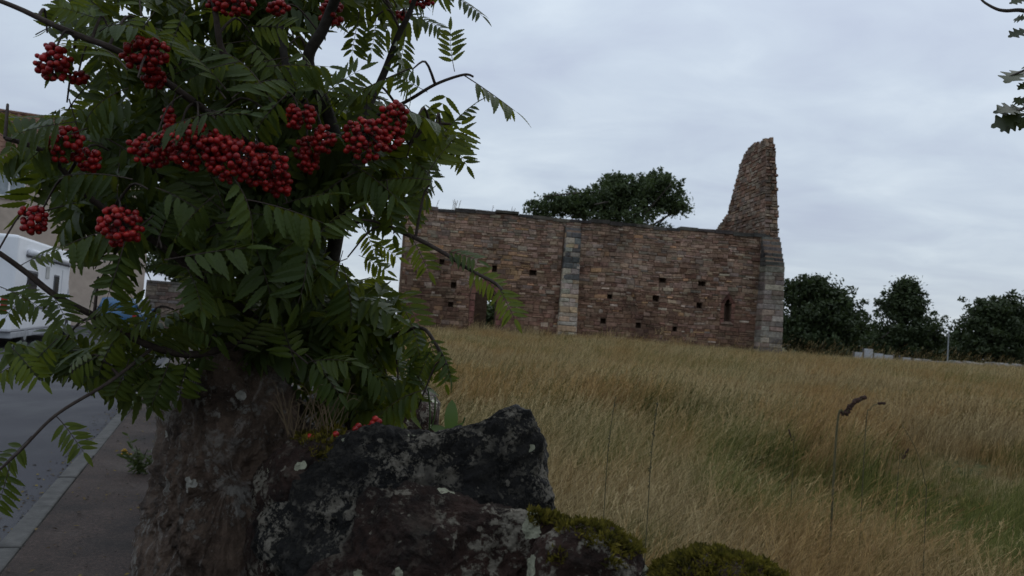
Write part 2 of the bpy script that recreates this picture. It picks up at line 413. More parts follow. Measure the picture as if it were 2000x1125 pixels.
# ------------------------------------------------------------------ masonry generator
def jstone(rnd, O, U, V_, N, u0, u1, v0, v1, proud, gap, back=.10):
    """one rough squared stone on a wall plane; N points out of the wall"""
    g2 = gap*.5; j = lambda s: rnd.uniform(-s, s)
    w, h = u1-u0, v1-v0; js = min(w, h)*.10
    c = [(u0+g2+j(js*.5), v0+g2+j(js*.5)), (u1-g2+j(js*.5), v0+g2+j(js*.5)), (u1-g2+j(js*.5), v1-g2+j(js*.5)), (u0+g2+j(js*.5), v1-g2+j(js*.5))]
    ins = min(w, h)*rnd.uniform(.10, .2); cu, cv = (u0+u1)/2, (v0+v1)/2
    vs = []
    for (a, b) in c: vs.append(O+U*a+V_*b-N*back)
    for (a, b) in c: vs.append(O+U*a+V_*b+N*(proud*.45))
    tl = rnd.uniform(-.25, .25)*proud
    for k, (a, b) in enumerate(c):
        a2 = a + (ins if a < cu else -ins); b2 = b + (ins*.8 if b < cv else -ins*.8)
        vs.append(O+U*a2+V_*b2+N*(proud + (tl if k < 2 else -tl) + j(.15)*proud))
    fs = [(8, 9, 10, 11)]
    for k in range(4):
        n = (k+1) % 4; fs += [(k, n, 4+n, 4+k), (4+k, 4+n, 8+n, 8+k)]
    return vs, fs
def courses(rnd, O, U, V_, N, v0, v1, spans, hr, lr, colfn, proud=(.02, .06), gap=.02):
    out = []; v = v0
    while v < v1-.03:
        h = rnd.uniform(*hr); 
        if v+h > v1-hr[0]*.5: h = v1-v
        for (a, b) in spans(v+h*.5, h):
            u = a
            while u < b-.02:
                l = rnd.uniform(*lr)*(.7+.6*h/hr[1])
                if u+l > b-lr[0]*.6: l = b-u
                # now and then two thin stones instead of one
                if h > hr[0]*1.5 and rnd.random() < .33:
                    k = rnd.uniform(.35, .65)
                    parts = [(u, u+l, v, v+h*k), (u, u+l, v+h*k, v+h)]
                else: parts = [(u, u+l, v, v+h)]
                for (x0, x1, y0, y1) in parts:
                    vs, fs = jstone(rnd, O, U, V_, N, x0, x1, y0, y1, rnd.uniform(*proud), gap)
                    out.append(((x1-x0)*(y1-y0), vs, fs, colfn((x0+x1)/2, (y0+y1)/2)))
                u += l
        v += h
    return out
def place_stones(stones, parent, mat, limit=300, name='stone', keep=None):
    st = sorted(stones, key=lambda s: -(s[0] * (1 if keep is None or keep(s) else .0001)))
    for a, vs, fs, c in st[:limit]:
        m = MB(); m.add(vs, fs, c); m.build(name, mat, parent)
    if st[limit:]:
        m = MB()
        for a, vs, fs, c in st[limit:]: m.add(vs, fs, c)
        o = m.build('smaller_stones', mat, parent); o['kind'] = 'stuff'
def subtract(a, b, holes):
    segs = [(a, b)]
    for (h0, h1) in holes:
        ns = []
        for (p, q) in segs:
            if h1 <= p or h0 >= q: ns.append((p, q)); continue
            if h0 > p: ns.append((p, h0))
            if h1 < q: ns.append((h1, q))
        segs = ns
    return [(p, q) for p, q in segs if q-p > .03]

# ------------------------------------------------------------------ the ruined chapel
AL = math.radians(5.5)
CU = Vector((math.cos(AL), math.sin(AL), 0)); CW = Vector((-math.sin(AL), math.cos(AL), 0)); CV = Vector((0, 0, 1))
CL, CH, CD, CT = 17.8, 6.08, 6.7, .85
CO = Vector((12.65, 38.5, .62)) - CU*CL
def cuv(px, py):
    p = hit(px, py, CO, CW) - CO; return p.dot(CU), p.dot(CV)
chapel = thing('ruined_chapel', 'roofless ruined chapel of red and brown rubble stone standing in the grass field', 'ruin', CO)
H0 = [(791,504,15,12),(863,511,11,11),(801,545,14,11),(886,556,14,11),(880,594,12,10),(966,524,11,13),(1041,532,17,10),(1294,547,14,12),(1371,554,15,11),
      (1191,579,12,9),(1281,583,14,12),(1366,596,16,10),(1178,627,12,11),(1247,635,13,11),(1318,642,12,10)]
holes = []
for x, y, w, h in H0:
    u, v = cuv(x, y); k_ = .8+.35*((x*7+y*3) % 10)/10; holes.append((u-w*.011*k_, u+w*.011*k_, v-h*.012/k_, v+h*.011))
du0, _ = cuv(927, 600); du1, _ = cuv(969, 600); _, dtop = cuv(948, 562); _, dspr = cuv(948, 574)
wu, _ = cuv(1421, 605); _, wb = cuv(1421, 628); _, wt = cuv(1421, 584)
through = [(du0, du1, -1, dspr), (du0+.14, du1-.14, dspr, dtop-.07), (du0+.32, du1-.32, dtop-.07, dtop+.02),
           (wu-.17, wu+.17, wb, wt-.22), (wu-.09, wu+.09, wt-.22, wt)]
# solid core from a cell grid, with the openings left out
def core_grid(us, vs, ws, solid, O=CO):
    m = MB(); us = sorted(set(us)); vs = sorted(set(vs)); ws = sorted(set(ws))
    S = {}
    for i in range(len(us)-1):
        for j in range(len(vs)-1):
            for k in range(len(ws)-1):
                S[i, j, k] = solid((us[i]+us[i+1])/2, (vs[j]+vs[j+1])/2, (ws[k]+ws[k+1])/2)
    pt = lambda i, j, k: O + CU*us[i] + CV*vs[j] + CW*ws[k]
    for (i, j, k), s in S.items():
        if not s: continue
        for d, q in (((-1,0,0), ((0,0,0),(0,0,1),(0,1,1),(0,1,0))), ((1,0,0), ((1,0,0),(1,1,0),(1,1,1),(1,0,1))), ((0,-1,0), ((0,0,0),(1,0,0),(1,0,1),(0,0,1))),
                     ((0,1,0), ((0,1,0),(0,1,1),(1,1,1),(1,1,0))), ((0,0,-1), ((0,0,0),(0,1,0),(1,1,0),(1,0,0))), ((0,0,1), ((0,0,1),(1,0,1),(1,1,1),(0,1,1)))):
            if not S.get((i+d[0], j+d[1], k+d[2]), False): m.add([pt(i+a, j+b, k+c) for a, b, c in q], [(0, 1, 2, 3)])
    return m
inr = lambda u, v, r: r[0] < u < r[1] and r[2] < v < r[3]
cu = [0, CL]; cv = [-.4, CH-.12]
for r in holes+through: cu += [r[0], r[1]]; cv += [max(-.4, r[2]), r[3]]
front = core_grid(cu, cv, [.02, .5, CT], lambda u, v, w: not any(inr(u, v, r) for r in through) and not (w < .5 and any(inr(u, v, r) for r in holes)))
wall = front.build('long_wall', M_CORE, chapel)
fdu = du0 + .95
far_op = (fdu, fdu+1.0, -1, 2.1)
farw = core_grid([0, fdu, fdu+1.0, CL], [-.4, 2.1, CH-.5], [CD-CT, CD], lambda u, v, w: not inr(u, v, far_op)).build('far_wall', M_CORE, chapel)

rs = random.Random(11)
TAN = [(.28,.185,.130), (.26,.172,.122), (.25,.17,.127), (.32,.225,.162), (.235,.15,.107)]
REDS = [(.162,.092,.062), (.18,.106,.072), (.138,.080,.055), (.21,.135,.092), (.175,.11,.076)]
GREY = [(.22,.165,.125), (.19,.145,.115), (.25,.195,.15)]
bu, _ = cuv(1112, 545)
def jit(c, k=.16, r=rs): f = 1+r.uniform(-k, k); return tuple(min(.8, x*f*(1+r.uniform(-.05, .05))) for x in c)
def wallcol(u, v):
    t = v/CH; n = mnoise.noise(Vector((u*.45, v*.6, 3)))
    red = min(.97, max(.08, (1-t)*2.0 - .45 + n*.6))
    if u > CL-3.2: red = max(red, .45)
    if abs(u-(du0+du1)/2) < 1.3 and v < 2.6: red = .95
    if bu < u < bu+2.2 and v < 3: red = max(red, .85)
    x = rs.random()
    if math.hypot((u-cuv(985,520)[0])/1.1, (v-cuv(985,520)[1])/1.0) < 1 and x < .45: return jit((.32,.20,.115))
    if x < .02: return jit((.34,.20,.11))
    if x < .05: return jit((.36,.28,.21))
    if rs.random() < red: return jit(rs.choice(REDS), .18)
    if rs.random() < .22 + .25*max(0, t-.75): return jit(rs.choice(GREY), .25)
    return jit(rs.choice(TAN), .14)
def front_spans(v, h):
    hs = [(r[0], r[1]) for r in holes+through if r[2]-h*.35 < v < r[3]+h*.35]
    hs += [(du0-.26, du1+.26)] if v < dtop+.25 else []
    hs += [(wu-.33, wu+.33)] if wb-.2 < v < wt+.25 else []
    hs += [(bu-.42, bu+.42)] if v < cuv(1112, 441)[1] else []
    return subtract(0, CL-.05, hs)
stones = courses(rs, CO, CU, CV, -CW, -.1, CH-.13, front_spans, (.08, .23), (.12, .46), wallcol, (.008, .05), .012)
for _, vs, fs, c in stones:
    for q in vs: q.z += .075*mnoise.noise(Vector(((q-CO).dot(CU)*.55, q.z*.7, 4)))*smooth(0, 1, q.z-CO.z)*smooth(0, .6, CO.z+CH-q.z)
# dressed jambs and arch of the doorway, pointed window surround
def block(u0, u1, v0, v1, c, proud=.05): vs, fs = jstone(rs, CO, CU, CV, -CW, u0, u1, v0, v1, proud, .015); return ((u1-u0)*(v1-v0), vs, fs, c)
v = -.1; k = 0
while v < dspr-.05:
    h = rs.uniform(.24, .34); 
    for (a, b) in ((du0-.25, du0), (du1, du1+.25)): stones.append(block(a, b, v, min(v+h, dspr), jit((.15,.07,.055))))
    v += h; k += 1
for i in range(7):
    a0 = math.pi*(1-i/7); a1 = math.pi*(1-(i+1)/7); cx = (du0+du1)/2; rx = (du1-du0)/2; ry = dtop-dspr
    q = [(cx+math.cos(a)*rx*s, dspr+math.sin(a)*(ry*s2)) for a, s, s2 in ((a0,1,1),(a1,1,1),(a1,1.42,2.5),(a0,1.42,2.5))]
    vs = [CO+CU*x+CV*y+CW*.1 for x, y in q] + [CO+CU*x+CV*y-CW*rs.uniform(.04,.06) for x, y in q]
    stones.append((.05, vs, [(4,5,6,7)]+[(m, (m+1)%4, 4+(m+1)%4, 4+m) for m in range(4)], jit((.155,.075,.058))))
for side in (-1, 1):
    v = wb-.16
    while v < wt-.2:
        a, b = sorted((wu+side*.17, wu+side*.36)); stones.append(block(a, b, v, min(v+.27, wt-.2), jit((.16,.08,.06)))); v += .27
    vs = []
    q = [(wu+side*.17, wt-.2), (wu+side*.0, wt+.02), (wu, wt+.28), (wu+side*.36, wt-.2)]
    if side > 0: q = q[::-1]
    vs = [CO+CU*x+CV*y+CW*.1 for x, y in q] + [CO+CU*x+CV*y-CW*.05 for x, y in q]
    stones.append((.05, vs, [(4,5,6,7),(7,6,5,4)]+[(m, (m+1)%4, 4+(m+1)%4, 4+m) for m in range(4)], jit((.16,.08,.06))))
stones.append(block(wu-.32, wu+.32, wb-.16, wb, jit((.19,.13,.10))))
# uneven coping slabs along the wall head
u = 0
while u < CL-.9:
    l = rs.uniform(.45, 1.1); h = rs.uniform(.07, .13); dv = rs.choice([0, 0, .0, .04, -.05]) + .10*mnoise.noise(Vector((u*.4, 0, 9)))
    c = jit(rs.choice([(.06,.055,.05), (.085,.075,.065), (.10,.085,.07)]))
    m = [CO+CU*(u+a)+CV*(CH-.13+dv+b+rs.uniform(-.012,.012))+CW*w for w in (-.09, CT+.05) for a, b in ((.01,-.06),(l-.01,-.06),(l-.01,h),(.01,h))]
    stones.append((l*h, m, [(0,1,2,3),(7,6,5,4),(0,4,5,1),(1,5,6,2),(2,6,7,3),(3,7,4,0)], c)); u += l
place_stones(stones, wall, M_STONE, 300)

# gables: profile polygons in (w, v) on their inner faces
def gable(name, uin, uout, prof, seed, faceN, label):
    n = len(prof); m = MB()
    a = [CO+CU*uin+CW*w+CV*v for w, v in prof]; b = [CO+CU*uout+CW*w+CV*v for w, v in prof]
    sgn = 1 if uout > uin else -1
    m.add(a+b, [tuple(range(n))[::sgn], tuple(range(2*n-1, n-1, -1))[::sgn]] + [tuple((i, n+i, n+(i+1)%n, (i+1)%n))[::sgn] for i in range(n)])
    o = m.build(name, M_CORE, chapel); o['label'] = label
    r = random.Random(seed)
    def spans(v, h):
        xs = []
        for i in range(n):
            (w0, v0), (w1, v1) = prof[i], prof[(i+1) % n]
            if (v0 <= v) != (v1 <= v): xs.append(w0+(w1-w0)*(v-v0)/(v1-v0))
        xs.sort(); return [(xs[i]-.02, xs[i+1]+r.uniform(-.03, .06)) for i in range(0, len(xs)-1, 2)]
    vmax = max(v for w, v in prof); ucen = uin
    def warp(p):
        q = Vector(p)-CO; u = q.dot(CU); t = max(0, min(1.05, (q.z-CH)/(vmax-CH)))
        return Vector(p)-CU*(((u-ucen)*.42+.16)*t if uout > uin else 0)
    for vx in o.data.vertices: vx.co = warp(vx.co)
    def gc(u, v):
        x = r.random()
        return jit(r.choice(REDS if x < .3 else (GREY if x < .8 else TAN)), .2, r)
    st = courses(r, CO+CU*uin, CW, CV, faceN, CH-.7, vmax-.04, spans, (.12, .24), (.18, .5), gc, (.02, .09), .02)
    # rough stones up the broken end and over the broken head
    def espan(v, h):
        s = spans(v, h); return [(min(uin, uout)-.02, max(uin, uout)+r.uniform(-.08, .1))] if s else []
    w0 = min(w for w, v in prof)
    def egc(u, v): return jit(r.choice(GREY+TAN[:2]+REDS[:1]), .3, r)
    en = []
    v = CH-.1
    while v < vmax-.05:
        h = r.uniform(.10, .22); s = spans(v+h/2, h)
        if s:
            off = s[0][0]
            for (a_, b_) in espan(v, h):
                x = a_
                while x < b_-.05:
                    l = r.uniform(.16, .4)
                    if x+l > b_-.12: l = b_-x
                    vs, fs = jstone(r, CO+CW*(off+.03), CU, CV, -CW, x, x+l, v, v+h, r.uniform(.03, .16), .02, .2); en.append((l*h, vs, fs, egc(x, v))); x += l
        v += h
    for i in range(n):                                            # along the sloping head
        (wa, va), (wb_, vb) = prof[i], prof[(i+1) % n]
        if min(va, vb) < CH-.3 or abs(wb_-wa) < .05: continue
        d = Vector((wb_-wa, vb-va)); k = max(1, int(d.length/.26))
        for q in range(k):
            w = wa+d.x*(q+.5)/k; v = va+d.y*(q+.5)/k
            for uu in np.linspace(min(uin, uout)+.12, max(uin, uout)-.12, 3):
                c = CO+CU*uu+CW*w+CV*(v+r.uniform(-.04, .05)); sx, sy, sz = r.uniform(.10,.17), r.uniform(.10, .17), r.uniform(.05,.10)
                m2 = MB(); m2.box((-sx,-sy,-sz), (sx,sy,sz), Matrix.Translation(c) @ Matrix.Rotation(r.uniform(-.4,.4), 4, 'Z') @ Matrix.Rotation(r.uniform(-.25,.25), 4, 'X'))
                en.append((sx*sz*3, [Vector(v_) for v_ in m2.v], m2.f, egc(0, 0)))
    place_stones([(a_, [warp(q) for q in vs], fs, c) for a_, vs, fs, c in st+en], o, M_STONE, 280)
    return o
ui = CL-.72
def gwv(px, py): p = hit(px, py, CO+CU*ui, CU)-CO; return p.dot(CW), p.dot(CV)
gp = [gwv(*q) for q in ((1418,446),(1424,418),(1432,388),(1441,358),(1449,330),(1457,308),(1466,294),(1477,283))]
top = cuv(1500, 269)[1]
prof = [(.02, -.4), (CD, -.4)] + [(CD, min(gp[0][1], gp[1][1]-.3))] + [(min(w, CD-.02), v) for w, v in gp[1:]] + [(.80, top-.22), (.45, top), (.22, top-.10), (.08, top-.55), (.04, top-1.6), (.02, CH+1.2)]
gable('gable', ui, CL, prof, 21, -CU, 'tall broken gable tapering to a spike')
gable('gable', .72, 0, [(0, -.4), (CD, -.4), (CD, 9.6), (CD-1.2, 10.1), (CD-2.4, 10.6), (2.2, 9.4), (1.2, 8.2), (.3, 7.4), (0, 6.6)], 22, CU, 'gable end behind the rowan')

# buttresses of squared blocks
def buttress(u0, u1, proj, vtop, vslope, colfn, seed, label, hr=(.17, .30), right_out=0.0, low=(0, 0)):
    r = random.Random(seed)
    m = MB(); c = []
    vs = [CO+CU*u+CV*v+CW*w for u in (u0+.03, u1-.03) for v, w in ((-.4, -proj+.03), (vslope, -proj+.03), (vtop, -.02), (vtop, .04), (-.4, .04))]
    m.add(vs, [(0,1,2,3,4), (9,8,7,6,5), (0,5,6,1), (1,6,7,2), (2,7,8,3), (3,8,9,4), (4,9,5,0)])
    o = m.build('buttress', M_CORE, chapel); o['label'] = label
    st = []; v = -.15; k = 0
    while v < vtop-.05:
        h = min(r.uniform(*hr), vtop-v); f = 1.0
        if v+h/2 > vslope: f = max(.05, 1-(v+h/2-vslope)/max(.1, vtop-vslope))
        pj = proj*f; x = low[0]*(1-min(1, v/max(.1, vslope))); a, b = u0-x, u1+x
        cut = [] if r.random() < .25 else [a+(b-a)*r.uniform(.35, .65)]
        e = [a]+cut+[b]
        for i in range(len(e)-1):
            vs, fs = jstone(r, CO-CW*(pj-.03), CU, CV, -CW, e[i], e[i+1], v, v+h, r.uniform(.02, .05), .014, pj+.05 if pj > .1 else .08); st.append(((e[i+1]-e[i])*h, vs, fs, colfn(v, r)))
        for sgn, uu in ((-1, a), (1, b)):                         # the flanks
            Uv = CW if sgn < 0 else CW
            vs, fs = jstone(r, CO+CU*(uu+sgn*-.03), Uv, CV, CU*sgn, -pj+.0, .03, v, v+h, .03, .014); st.append((pj*h, vs, fs, colfn(v, r)))
        v += h; k += 1
    place_stones(st, o, M_STONE, 280)
vb_dark = cuv(1112, 548)[1]
def bcol(v, r):
    if v > vb_dark and r.random() < .6: return jit(r.choice([(.085,.082,.078), (.11,.105,.10), (.15,.14,.13), (.30,.28,.25)][:3 if r.random() < .85 else 4]), .25, r)
    return jit(r.choice([(.40,.34,.27), (.34,.28,.22), (.30,.26,.215), (.24,.19,.15), (.36,.26,.17)]), .2, r)
buttress(bu-.35, bu+.35, .42, cuv(1118, 441)[1], cuv(1118, 460)[1], bcol, 31, 'pale stone buttress with a dark stained head', low=(.10, 0))
vk0, vk1 = cuv(1510, 462)[1], cuv(1510, 522)[1]
def ccol(v, r):
    if v > vk1-.1: return jit(r.choice([(.085,.08,.075), (.12,.11,.10), (.10,.095,.085)]), .2, r)
    return jit(r.choice([(.22,.19,.16), (.29,.25,.205), (.17,.14,.12), (.20,.15,.12), (.25,.22,.19)]), .25, r)
buttress(CL-.88, CL+.04, .75, vk0, vk1, ccol, 33, 'grey corner buttress with a weathered sloping top', low=(.10, 0))
# thin weeds growing on the wall head
rw = random.Random(3)
M_WEED = simple('dry_stem', (.13, .10, .065), .9)
for px, n, h, wl_ in ((886, 3, .5, 'bushiest dry weed on the chapel wall head above the doorway'), (893, 2, .45, 'forked dry weed just right of the bushiest one on the wall head'), (1000, 2, .38, 'forked dry weed on the wall head beside the spreading tree crown'), (958, 1, .3, 'lone thin weed stalk midway along the left part of the wall head'), (848, 1, .35, 'lone weed stalk on the wall head nearest the rowan leaves'), (990, 1, .2, 'shortest weed stalk on the chapel wall head')):
    u = cuv(px, 400)[0]; b = CO+CU*u+CV*(CH-.03)+CW*.35; m = MB()
    for i in range(n):
        o = b+CU*rw.uniform(-.1, .1); t = o+CU*rw.uniform(-.02, .14)+CV*h*rw.uniform(.7, 1.1)
        m.tube([o-CV*.12, o.lerp(t, .5)+CU*.01, t], [.012, .010, .006], 4)
        for q in range(4): p = o.lerp(t, .45+.13*q); m.tube([p, p+CU*rw.uniform(-.07, .07)+CV*.07], [.007, .004], 3)
    tag(m.build('weed', M_WEED), wl_, 'weed', 'weeds on the chapel wall head')

# ------------------------------------------------------------------ trees
def crown_mesh(name, rnd, mat, lobes, n, size, outl=.0):
    """lobes: (centre, radii, weight); leaves gather in small clumps through and over each lobe"""
    W = np.array([l[2] for l in lobes], float); W /= W.sum(); V = []; C = []
    n = int(n*1.35); k = n//26; cen = []; sg = []
    while len(cen) < k:                                        # boughs: clumps strung out from the inside of a lobe past its edge
        c, r, _ = lobes[rnd.choice(len(lobes), p=W)]
        d = rnd.normal(size=3); d /= np.linalg.norm(d); d[2] += .25; reach = rnd.uniform(.72, 1.08+outl)
        bend = rnd.normal(size=3)*.12
        for q in np.linspace(.30, reach, 6):
            cen.append(np.array(c)+(d*q+bend*q*q)*np.array(r)); sg.append(3.3-2.5*(q/reach)**2)
    k = len(cen); cen = np.repeat(np.array(cen), 26, 0); N = len(cen)
    sp = np.repeat(np.array(sg)*rnd.uniform(.7, 1.2, k), 26)[:, None]*size
    p = cen + np.clip(rnd.normal(size=(N, 3)), -1.8, 1.8)*sp*np.array([1, 1, .7])
    a = rnd.normal(size=(N, 3)); a /= np.linalg.norm(a, axis=1)[:, None]
    b = np.cross(a, rnd.normal(size=(N, 3))); b /= np.linalg.norm(b, axis=1)[:, None]
    s = rnd.uniform(.5, 1.1, N)[:, None]*size
    V = np.stack([p-a*s, p+b*s*.45, p+a*s, p-b*s*.45], 1).reshape(-1, 3)
    F = np.arange(N*4).reshape(-1, 4)
    return fast_mesh(name, V, F, mat)
def tree(name, label, base, lobes, n, size, seed, mat=None, trunk_r=.18, group=None, outl=.12):
    r = np.random.default_rng(seed); t = thing(name, label, 'tree', base, group); b = Vector(base)
    link('crown', crown_mesh('crown', r, mat or M_TREE, lobes, n, size, outl), t)
    m = MB(); zc = sum(l[0][2] for l in lobes)/len(lobes); zt = max(l[0][2]+l[1][2]*.6 for l in lobes)
    axis = spline([b-Vector((0, 0, .3)), b+Vector((.1, 0, (zc-b.z)*.45)), Vector((b.x*.5+lobes[0][0][0]*.5, lobes[0][0][1], zc)), Vector((lobes[0][0][0], lobes[0][0][1], zt))], 5)
    m.tube(axis, [trunk_r*(1-.9*i/(len(axis)-1))+.015 for i in range(len(axis))], 8)
    m.build('trunk', M_BARK2, t, True)
    for c, rad, _ in lobes:                                   # a limb reaching into each lobe
        for q in range(3):
            e = Vector(c)+Vector((r.uniform(-.8, .8)*rad[0], r.uniform(-.8, .8)*rad[1], r.uniform(-.2, .9)*rad[2]))
            i = int(len(axis)*r.uniform(.3, .7)); s = axis[i]; lm = MB()
            mid = s.lerp(e, .5)+Vector((0, 0, .03*(e-s).length)); pts = spline([s, mid, e], 4)
            lm.tube(pts, [trunk_r*.42*(1-.85*j/(len(pts)-1))+.012 for j in range(len(pts))], 5); lm.build('limb', M_BARK2, t, True)
    return t
def lobe(px, py, d, wpx, hpx, wt=1, dep=1.0):
    c = P(px, py, d); k = d/FPX; return ((c.x, c.y, c.z), (wpx*k/2, wpx*k/2*dep, hpx*k/2), wt)
def gpt(px, d, z=None):
    x = XYat(px, d); return (x, d, field_z(x, d)-.05 if z is None else z)
tree('broadleaf_tree', 'spreading green tree rising behind the chapel wall', gpt(1200, 53),
     [lobe(1190, 392, 53, 120, 88, 1.5), lobe(1270, 388, 53, 110, 84, 1.3), lobe(1130, 402, 53, 110, 58, .9), lobe(1068, 410, 53, 84, 50, .6), lobe(1100, 404, 53, 70, 50, .5), lobe(1225, 440, 53, 200, 80, 1.2), lobe(1325, 408, 53, 56, 50, .16), lobe(1215, 362, 53, 66, 40, .35), lobe(1290, 362, 53, 46, 36, .22)],
     21000, .15, 4, M_TREE2, .24)
tree('field_tree', 'dark dense round tree beside the chapel corner buttress', gpt(1600, 62),
     [lobe(1600, 628, 62, 165, 120, 1.6), lobe(1560, 590, 62, 62, 56, .5), lobe(1625, 592, 62, 70, 52, .5), lobe(1545, 650, 62, 90, 80, .8), lobe(1648, 640, 62, 80, 90, .8), lobe(1590, 565, 62, 60, 36, .25), lobe(1600, 672, 62, 170, 60, 1.0), lobe(1553, 556, 62, 18, 28, .05), lobe(1622, 560, 62, 18, 22, .05)],
     20000, .20, 5, M_TREE, .2)
tree('field_tree', 'dark conical tree behind the white fence panels', gpt(1765, 70),
     [lobe(1766, 655, 70, 135, 84, 1.4), lobe(1766, 610, 70, 88, 66, 1), lobe(1768, 578, 70, 48, 46, .5), lobe(1715, 672, 70, 64, 50, .5), lobe(1768, 685, 70, 130, 50, .9), lobe(1812, 668, 70, 50, 56, .4), lobe(1772, 560, 70, 24, 20, .1)],
     15000, .20, 6, M_TREE, .2)
tree('field_tree', 'broad dark tree behind the low far stone wall', gpt(1965, 64),
     [lobe(1960, 655, 64, 170, 110, 1.6), lobe(1950, 612, 64, 80, 54, .7), lobe(2010, 630, 64, 110, 100, 1), lobe(1900, 655, 64, 62, 70, .6), lobe(1950, 694, 64, 190, 56, 1.2), lobe(1925, 620, 64, 50, 40, .3), lobe(2060, 660, 64, 120, 120, 1)],
     20000, .20, 7, M_TREE, .2)
tree('hedge_tree', 'low dark bushy tree in the gap behind the thin post', gpt(1848, 88),
     [lobe(1848, 690, 88, 110, 64, 1), lobe(1820, 690, 88, 60, 50, .6), lobe(1880, 686, 88, 60, 60, .6)], 8000, .24, 8, M_TREE, .12)
tree('hedge_tree', 'low bushy tree between the round tree and the conical tree', gpt(1695, 84),
     [lobe(1695, 672, 84, 76, 58, 1), lobe(1725, 676, 84, 70, 60, .8), lobe(1660, 680, 84, 60, 60, .6)], 7000, .24, 9, M_TREE2, .12)
tree('hedge_tree', 'dark bush seen through the chapel doorway', gpt(967, 50), [lobe(965, 625, 50, 90, 60, 1)], 4000, .18, 10, M_TREE2, .08)
tree('street_tree', 'dark tree beside the house gable behind the rowan', (XYat(350, 50), 50, 0), [lobe(350, 500, 50, 150, 110, 1), lobe(390, 540, 50, 120, 90, .8)], 9000, .2, 12, M_TREE2, .18)

# white panel fence, thin post and low stone wall at the far edge of the field
fb = Vector(gpt(1730, 66)); fence = thing('panel_fence', 'broken run of white fence panels between dark posts at the field edge', 'fence', fb)
M_PANEL = simple('white_panel', (.46, .48, .52), .6, .1, 3)
for x0, x1, y0, y1 in ((1669,1684.5,688.5,703),(1687,1705,682,706),(1707,1725,691,707),(1727,1744,694,708),(1763,1779,699,709),(1784,1793,701,710)):
    a = hit(x0, y1, Vector((0, 66, 0)), Vector((0, 1, 0))); b = hit(x1, y0, Vector((0, 66, 0)), Vector((0, 1, 0)))
    m = MB(); m.box((a.x, 65.97, a.z-.35), (b.x, 66.03, b.z), bev=.012); m.build('panel', M_PANEL, fence)
for x, y0 in ((1667, 686), (1685.8, 680), (1706, 689), (1726, 692), (1745.5, 692), (1757, 694), (1761, 698), (1781, 699), (1795, 699)):
    a = hit(x, y0, Vector((0, 66, 0)), Vector((0, 1, 0))); m = MB(); m.box((a.x-.045, 65.95, field_z(a.x, 66)-.2), (a.x+.045, 66.05, a.z), bev=.01); m.build('post', M_PLAST, fence)
a = P(1853, 648, 61); b = Vector((a.x, a.y, field_z(a.x, a.y)-.2)); m = MB(); m.tube([b, a], [.055, .045], 8); m.lathe([(.06, 0), (.06, .05), (.02, .09)], 8, Matrix.Translation(a-Vector((0, 0, .03))))
tag(m.build('pole', M_METAL), 'thin grey metal pole standing alone at the field edge', 'pole')
w0, w1 = Vector(gpt(1790, 63)), Vector(gpt(2160, 50)); fw = thing('field_wall', 'low grey drystone wall along the far right field edge', 'wall', w0)
WD = (w1-w0); WD.z = 0; wl = WD.length; WD.normalize(); WN = Vector((WD.y, -WD.x, 0)); rf = random.Random(2)
m = MB(); zz = min(w0.z, w1.z)-.3
m.add([w0+WN*k+Vector((0,0,zz-w0.z)) for k in (.0,-.4)]+[w1+WN*k+Vector((0,0,zz-w1.z)) for k in (.0,-.4)]+[w0+WN*k+Vector((0,0,.72)) for k in (.0,-.4)]+[w1+WN*k+Vector((0,0,.72)) for k in (.0,-.4)], [(0,2,6,4),(1,5,7,3),(4,6,7,5),(0,4,5,1),(2,3,7,6)])
m.build('wall_core', M_CORE, fw); u = 0; st = []
while u < wl:
    l = rf.uniform(.3, .6); z = w0.z+(w1.z-w0.z)*u/wl
    vs, fs = jstone(rf, Vector((w0.x, w0.y, 0)), WD, CV, WN, u, u+l, z+.45, z+.80+rf.uniform(-.03, .1), .06, .03, .45); st.append((l, vs, fs, jit((.30,.29,.27), .3, rf)))
    vs, fs = jstone(rf, Vector((w0.x, w0.y, 0)), WD, CV, WN, u+.1, u+l+.1, z+.1, z+.45, .05, .03, .1); st.append((l*.5, vs, fs, jit((.2,.19,.17), .3, rf))); u += l
place_stones(st, fw, M_STONE, 300)

# ------------------------------------------------------------------ house across the street
house = thing('house', 'two storey beige rendered house with a brown pantile roof behind the motorhome', 'house', HC)
HL, HW, HH = 13.0, 7.5, 7.55
HM = Matrix(((-HD.x, -HN.x, 0, HC.x), (-HD.y, -HN.y, 0, HC.y), (0, 0, 1, 0), (0, 0, 0, 1)))    # x: along the front to the left, y: back, z: up
HM_R = HM
up = hit(18, 358, HC, HN); wx = (up-HC).dot(-HD)                  # upstairs window centre
wins = [(wx-.62, wx+.62, 0, 0)]
p1 = hit(18, 332, HC, HN).z; p0 = hit(18, 384, HC, HN).z
rects = [(wx-.66, wx+.66, p0, p1), (wx+2.9, wx+4.2, p0, p1), (wx-3.4, wx-2.3, p0, p1) if wx > 4.2 else (wx+5.6, wx+6.8, p0, p1), (wx-.66, wx+.66, .95, 2.25), (wx+2.9, wx+4.2, .95, 2.25)]
rects = [r for r in rects if r[0] > .3 and r[1] < HL-.3]
us = sorted({0, HL, *[v for r in rects for v in r[:2]]}); vs_ = sorted({-.1, HH, *[v for r in rects for v in r[2:]]})
m = MB()
sol = lambda i, j: 0 <= i < len(us)-1 and 0 <= j < len(vs_)-1 and not any(r[0] < (us[i]+us[i+1])/2 < r[1] and r[2] < (vs_[j]+vs_[j+1])/2 < r[3] for r in rects)
